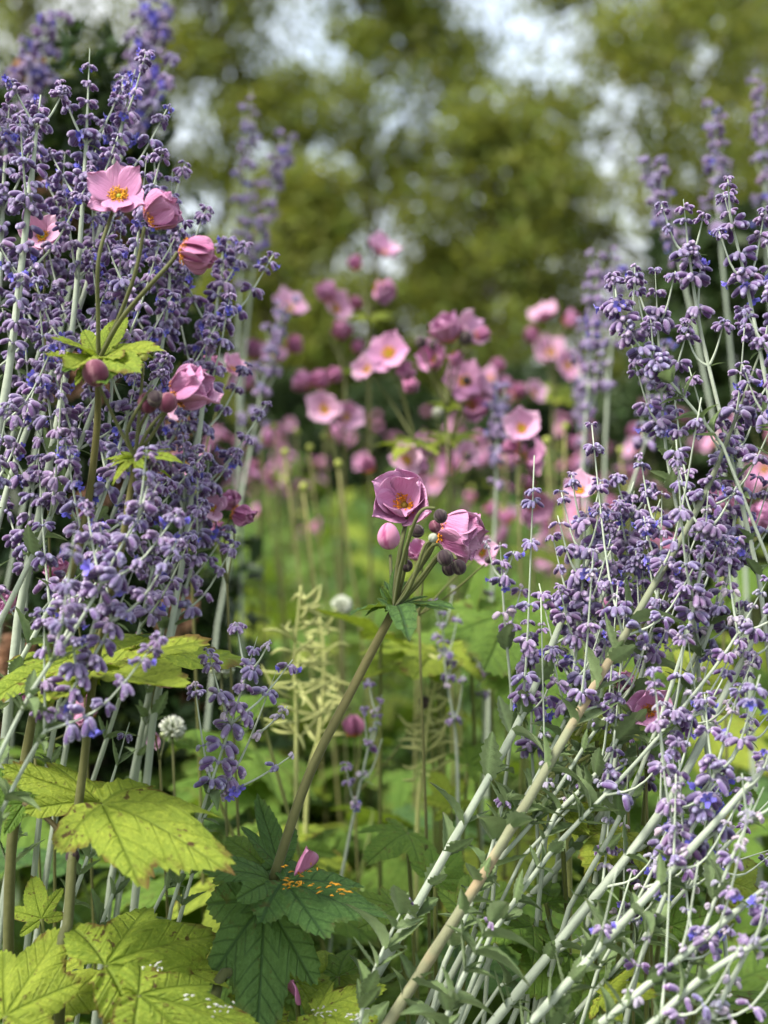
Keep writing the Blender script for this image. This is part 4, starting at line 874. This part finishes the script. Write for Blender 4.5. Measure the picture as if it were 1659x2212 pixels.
# specific leaves behind the hero
leaf_clump('bright lime leaf tilted edge-on behind the leaning hero stem', (820, 1700, 1.45), [((822, 1375, 1.44), (688, 1285, 1.36), 'y', 0, Vector((-.35, -.5, 1)), .7, LEAF)])
leaf_clump('spread of lime anemone leaves behind the hero stem node', (960, 1800, 1.5), [((930, 1410, 1.5), (790, 1400, 1.42), 'y', 1, U3, 1, LEAF), ((945, 1410, 1.5), (900, 1440, 1.38), 'y', 0, U2, .9, LEAF), ((960, 1400, 1.52), (1090, 1380, 1.5), 'y', 3, U1, 1, LEAF), ((950, 1395, 1.55), (1000, 1340, 1.65), 'm', 2, U1, 1, LEAF)])
leaf_clump('broad pale-green anemone leaves beside the thin upright sage stems', (1080, 1800, 1.45), [((1010, 1300, 1.5), (1040, 1235, 1.45), 'm', 0, U2, 1.3, BROAD), ((1060, 1340, 1.5), (1200, 1290, 1.45), 'm', 1, U1, 1, BROAD), ((1100, 1330, 1.45), (1050, 1430, 1.35), 'm', 0, U2, 1, BROAD), ((1140, 1440, 1.4), (1220, 1540, 1.32), 'm', 1, U2, 1, BROAD)])
leaf_clump('single glowing lime leaf low among grass blades', (950, 2000, 1.4), [((975, 1740, 1.4), (930, 1655, 1.42), 'y', 2, U2, 1.0, LEAF), ((1010, 1650, 1.42), (1080, 1600, 1.45), 'm', 2, U2, 1.0, LEAF)])
leaf_clump('brown-speckled yellow anemone leaf under the low closed flower', (1300, 1900, 1.15), [((1290, 1600, 1.14), (1330, 1510, 1.17), 'y', 1, U2, 1.1, BROAD), ((1210, 1740, 1.12), (1270, 1790, 1.08), 'y', 3, U1, .8, LEAF), ((1400, 1650, 1.16), (1450, 1560, 1.2), 'm', 0, U2, 1, BROAD), ((1350, 1800, 1.12), (1270, 1860, 1.06), 'y', 2, U1, 1, LEAF), ((1500, 1480, 1.2), (1580, 1400, 1.24), 'y', 0, U2, 1, BROAD), ((1560, 1900, 1.12), (1650, 1850, 1.14), 'y', 1, U2, 1, BROAD), ((1230, 2060, 1.1), (1130, 2120, 1.05), 'm', 0, U2, 1, BROAD)])
leaf_clump('green anemone leaves glimpsed between the lower parallel sage stems', (1400, 2200, 1.12), [((1400, 1850, 1.12), (1520, 1830, 1.12), 'm', 0, U2, 1.1, BROAD), ((1450, 2000, 1.08), (1560, 1960, 1.08), 'm', 1, U2, 1.1, LEAF), ((1150, 2000, 1.1), (1040, 2010, 1.05), 'm', 2, U1, 1.0, LEAF), ((1180, 1950, 1.12), (1200, 1880, 1.15), 'm', 1, U2, 1.1, LEAF), ((1300, 2150, 1.05), (1400, 2120, 1.02), 'y', 1, U1, 1, LEAF), ((1560, 1700, 1.15), (1640, 1720, 1.12), 'm', 0, U2, 1, LEAF)])
leaf_clump('rounded green anemone leaves behind the two thick leaning stems', (950, 2200, 1.2), [((940, 1900, 1.2), (1000, 1830, 1.22), 'm', 0, U2, 1.1, BROAD), ((880, 1800, 1.25), (800, 1830, 1.2), 'm', 1, U1, 1.1, LEAF), ((860, 1960, 1.15), (780, 1990, 1.1), 'm', 3, U1, 1.0, LEAF), ((1010, 1980, 1.15), (1110, 1900, 1.18), 'm', 2, U2, 1.0, BROAD), ((560, 1530, 1.35), (470, 1500, 1.4), 'm', 2, U1, 1, LEAF), ((430, 1620, 1.3), (520, 1560, 1.35), 'm', 1, U1, 1.1, BROAD)])

# grass and narrow leaves between the plants: nobody could count them
def blades(name, label, n, region, seed, hgt, wid, mat):
    r = random.Random(seed); V = []; F = []; Cc = []
    for i in range(n):
        d = region[2] + (region[3] - region[2]) * r.random() ** 1.2; px = r.uniform(region[0], region[1]); p = P(px, 900, d); p.z = 0
        h = r.uniform(*hgt); a = r.uniform(0, 6.283); o = Vector((math.cos(a), math.sin(a), 0)); sd = Vector((-o.y, o.x, 0)); ln = r.uniform(.15, .6) * h; w = r.uniform(*wid)
        n0 = len(V); k = r.uniform(.7, 1.5); cc = (k * r.uniform(.8, 1.2), k, k * r.uniform(.7, 1.9)); m = 5; z0 = h * r.choice((0, 0, .35))
        for j in range(m + 1):
            s = j / m; c = p + o * (ln * s * s) + Vector((0, 0, z0 + (h - z0) * (s - .25 * s ** 3))); ww = w * math.sin(math.pi * (.12 + .86 * s)) 
            V += [c - sd * ww, c + o * ww * .3 - Vector((0, 0, ww * .4)), c + sd * ww]; Cc += [cc] * 3
        for j in range(m):
            for q in (0, 1): F.append((n0 + j * 3 + q, n0 + j * 3 + q + 1, n0 + j * 3 + q + 4, n0 + j * 3 + q + 3))
    o = link(name, mesh(name, V, np.array(F), mat, Cc)); o['kind'] = 'stuff'; o['label'] = label; o['category'] = 'grass'
    return o
blades('grass', 'green grass and narrow willow-like leaves between the flower stems', 3600, (-200, 1860, 1.08, 2.6), 9, (.16, .50), (.003, .010), M_BLADE)
def undergrowth(seed, n):
    r = np.random.default_rng(seed); d = 1.2 + 6.6 * r.random(n) ** .8; px = r.uniform(-300, 1960, n)
    c = [tuple(P(a, 900, b)) for a, b in zip(px, d)]; c = [(x, y, r.uniform(.03, .27) + .03 * dd) for (x, y, z), dd in zip(c, d)]
    o = link('undergrowth', leaf_cloud('undergrowth', c, [(.09, .09, .09)] * n, [34] * n, .024, M_BLADE, seed, tint=(.5, 1.4)))
    o['kind'] = 'stuff'; o['label'] = 'small dense green leaves covering the soil below the flowers'; o['category'] = 'ground cover'
undergrowth(4, 1500)

# ------------------------------------------------------------------ distant anemones, many alike
def far_proto(seed):
    r = random.Random(seed); o = thing('japanese_anemone', 'x', 'anemone', (0, 0, 0), 'distant pink anemones'); z = Vector(); H = .62
    stalk(o, z, [Vector((0, 0, -.01)), Vector((.01, .01, H * .5)), Vector((r.uniform(-.03, .03), 0, H))], .0022, .0016, 'stem', n=9, sides=5, col=(1.6, 1.6, 1.3)); nd = Vector((0, 0, H))
    for i in range(r.randint(3, 6)):
        a = r.uniform(0, 6.283); e = nd + Vector((math.cos(a) * .07, math.sin(a) * .05, r.uniform(.06, .22)))
        axv = Vector((math.cos(a) * .6, math.sin(a) * .6 - .35, r.uniform(-.2, .7))).normalized()
        stalk(o, z, [nd, nd.lerp(e, .5) + Vector((0, 0, .02)), e], .0012, .0009, n=5, sides=4, col=(1.6, 1.6, 1.3))
        flower(o, z, e, axv, r.uniform(.024, .034), r.choice(('open', 'wide', 'bell', 'deep', 'bell', 'cup')), seed * 10 + i)
    for i in range(3):
        a = r.uniform(0, 6.283); e = nd + Vector((math.cos(a) * .05, math.sin(a) * .05, r.uniform(.04, .12))); stalk(o, z, [nd, e], .001, .0008, n=3, sides=4); bud(o, z, e, Vector((0, 0, 1)), .012, r.choice('drg'))
    for i in range(4):
        a = r.uniform(0, 6.283); link('bract', r.choice(BRACT['y'] + BRACT['m']), o, frame(nd, Vector((math.cos(a), math.sin(a), .2)), Vector((0, 0, 1)), r.uniform(.04, .07)))
    return o
fps = [far_proto(600 + i) for i in range(6)]; fused = set(); fr = random.Random(5)
for d, n in ((2.3, 5), (2.7, 6), (3.2, 7), (3.8, 7), (4.6, 7), (5.6, 7), (6.8, 6)):
    for i in range(n):
        k = fr.randrange(6); px = 380 + 1400 * (i + .5 + fr.uniform(-.5, .5)) / n; p = P(px, 900, d * fr.uniform(.94, 1.06))
        if d < 2.6 and 760 < px < 1080: continue
        o = fps[k] if k not in fused else copy_tree(fps[k]); fused.add(k)
        o['label'] = 'small soft pink anemone on thin stalks deep in the flower bed'; o.location = (p.x, p.y, 0); o.rotation_euler = (0, 0, fr.uniform(-.6, .6)); s = fr.uniform(.92, 1.2); o.scale = (s, s, s)
for k in range(6):
    if k not in fused:
        for c in list(fps[k].children_recursive) + [fps[k]]: bpy.data.objects.remove(c)

# ------------------------------------------------------------------ seed stalks and white flower heads
def seed_stalk(label, pts, n, seed, ln=(.02, .05)):
    r = random.Random(seed); q = [V3(p) for p in pts]; base = Vector((q[0].x, q[0].y, 0)); o = thing('seed_stalk', label, 'seed stalk', base)
    C = crom([base] + q, 26); b = MB(); b.tube([p - base for p in C], [.0030 - .0018 * i / 26 for i in range(27)], 6); link('stem', b.build('stem', M_POD), o)
    for i in range(n):
        k = int(26 * (.45 + .55 * i / n)); p = C[min(26, k)]; a = r.uniform(0, 6.283); o2 = Vector((math.cos(a), math.sin(a) * .8, r.uniform(-.35, .7)))
        L = r.uniform(*ln) * (1.15 - .6 * i / n); e = p + o2 * L; m_ = p + o2 * L * .55 + Vector((r.uniform(-.004, .004), 0, r.uniform(-.006, .006))); b = MB()
        b.tube([x - base for x in crom([p, m_, e + Vector((r.uniform(-.008, .008), 0, r.uniform(-.008, .014)))], 6)], [.0006, .0009, .0016, .0018, .0017, .0012, .0004], 5); link('pod', b.build('pod', M_POD), o)
    return o
seed_stalk('yellow-green seed stalk bristling with thin curved pods before the lime leaf', [(640, 1800, 1.42), (640, 1560, 1.42), (636, 1420, 1.42), (650, 1265, 1.42)], 46, 1)
seed_stalk('second slimmer seed stalk of thin pods beside the bristling one', [(660, 1800, 1.5), (690, 1580, 1.5), (700, 1420, 1.5), (690, 1330, 1.5)], 34, 2)
seed_stalk('branching pale seed stalk under the low dark bud', [(900, 1850, 1.45), (915, 1650, 1.45), (930, 1520, 1.45), (960, 1420, 1.45)], 40, 3, (.02, .045))
seed_stalk('dry yellow seed stalk between the thick leaning sage stems', [(1230, 1900, 1.15), (1215, 1720, 1.15), (1230, 1620, 1.15), (1225, 1560, 1.15)], 26, 4, (.012, .03))
def white_head_mesh(seed):
    r = random.Random(seed); b = MB()
    for i in range(110):
        d = Vector((r.gauss(0, 1), r.gauss(0, 1), r.gauss(0, 1) + .3)).normalized(); k = r.uniform(.75, 1.1); x = d.orthogonal().normalized()
        p0, p1, p2 = d * .35, d * .75 + Vector((0, 0, .05)), d * 1.0 + Vector((0, 0, .12))
        low = d.z < -.2; c1 = (.42 * k, .48 * k, .24 * k) if low else (.78 * k, .80 * k, .72 * k)
        b.tube([p0, p1, p2], [.05, .13, .03], 4, (.5, .58, .38), c1)
    return b.build('flower_head', M_WHITE)
WHD = [white_head_mesh(1), white_head_mesh(2)]
for lab, px, py, d, sz in (('round white clover head beside the thin sage spray', 478, 1442, 1.28, 31), ('greenish-white clover head low behind the pink flower tip', 372, 1578, 1.30, 30), ('small white clover head behind the lime leaf', 738, 1312, 1.7, 24)):
    bb = P(px, 1900, d); bb = Vector((bb.x, bb.y, 0)); o = thing('clover_flower', lab, 'flower', bb); e = V3((px, py, d))
    stalk(o, bb, [bb, bb.lerp(e, .5) + Vector((.008, 0, 0)), e], .0016, .0012, 'stem', n=9); link('flower_head', WHD[px % 2], o, axis_frame(e - bb, Vector((.1, -.2, 1)), px2m(sz, d)))

# ------------------------------------------------------------------ crumbs dropped on the leaves
def crumbs(name, label, cat, spots, col, size, seed, n):
    r = random.Random(seed); b = MB()
    for i in range(n):
        px, py, d = r.choice(spots); p = P(px + r.gauss(0, 16), py + r.gauss(0, 9), d + r.uniform(-.006, .002)); a = r.uniform(0, 6.3); k = r.uniform(.7, 1.2)
        e = Vector((math.cos(a), math.sin(a) * .6, r.uniform(-.2, .5))) * size * r.uniform(.6, 1.3)
        b.tube([p - e, p + Vector((0, 0, size * .2)), p + e], [size * .15, size * .3, size * .12], 4, tuple(c * k for c in col))
    o = link(name, b.build(name, M_V)); o['kind'] = 'stuff'; o['label'] = label; o['category'] = cat
crumbs('stamen_litter', 'fallen orange stamens scattered on the dark green anemone leaf', 'litter', [(645, 1885, 1.035), (625, 1905, 1.04), (690, 1915, 1.03), (740, 1925, 1.02)], (.62, .30, .02), .0022, 3, 46)

crumbs('dropped_florets', 'pale dropped sage florets speckling the low yellowing leaves', 'litter', [(420, 2160, .965), (470, 2175, .97), (330, 2095, .985), (700, 2180, 1.02), (760, 2195, 1.0), (1560, 2150, .96)], (.62, .62, .60), .0020, 5, 60)
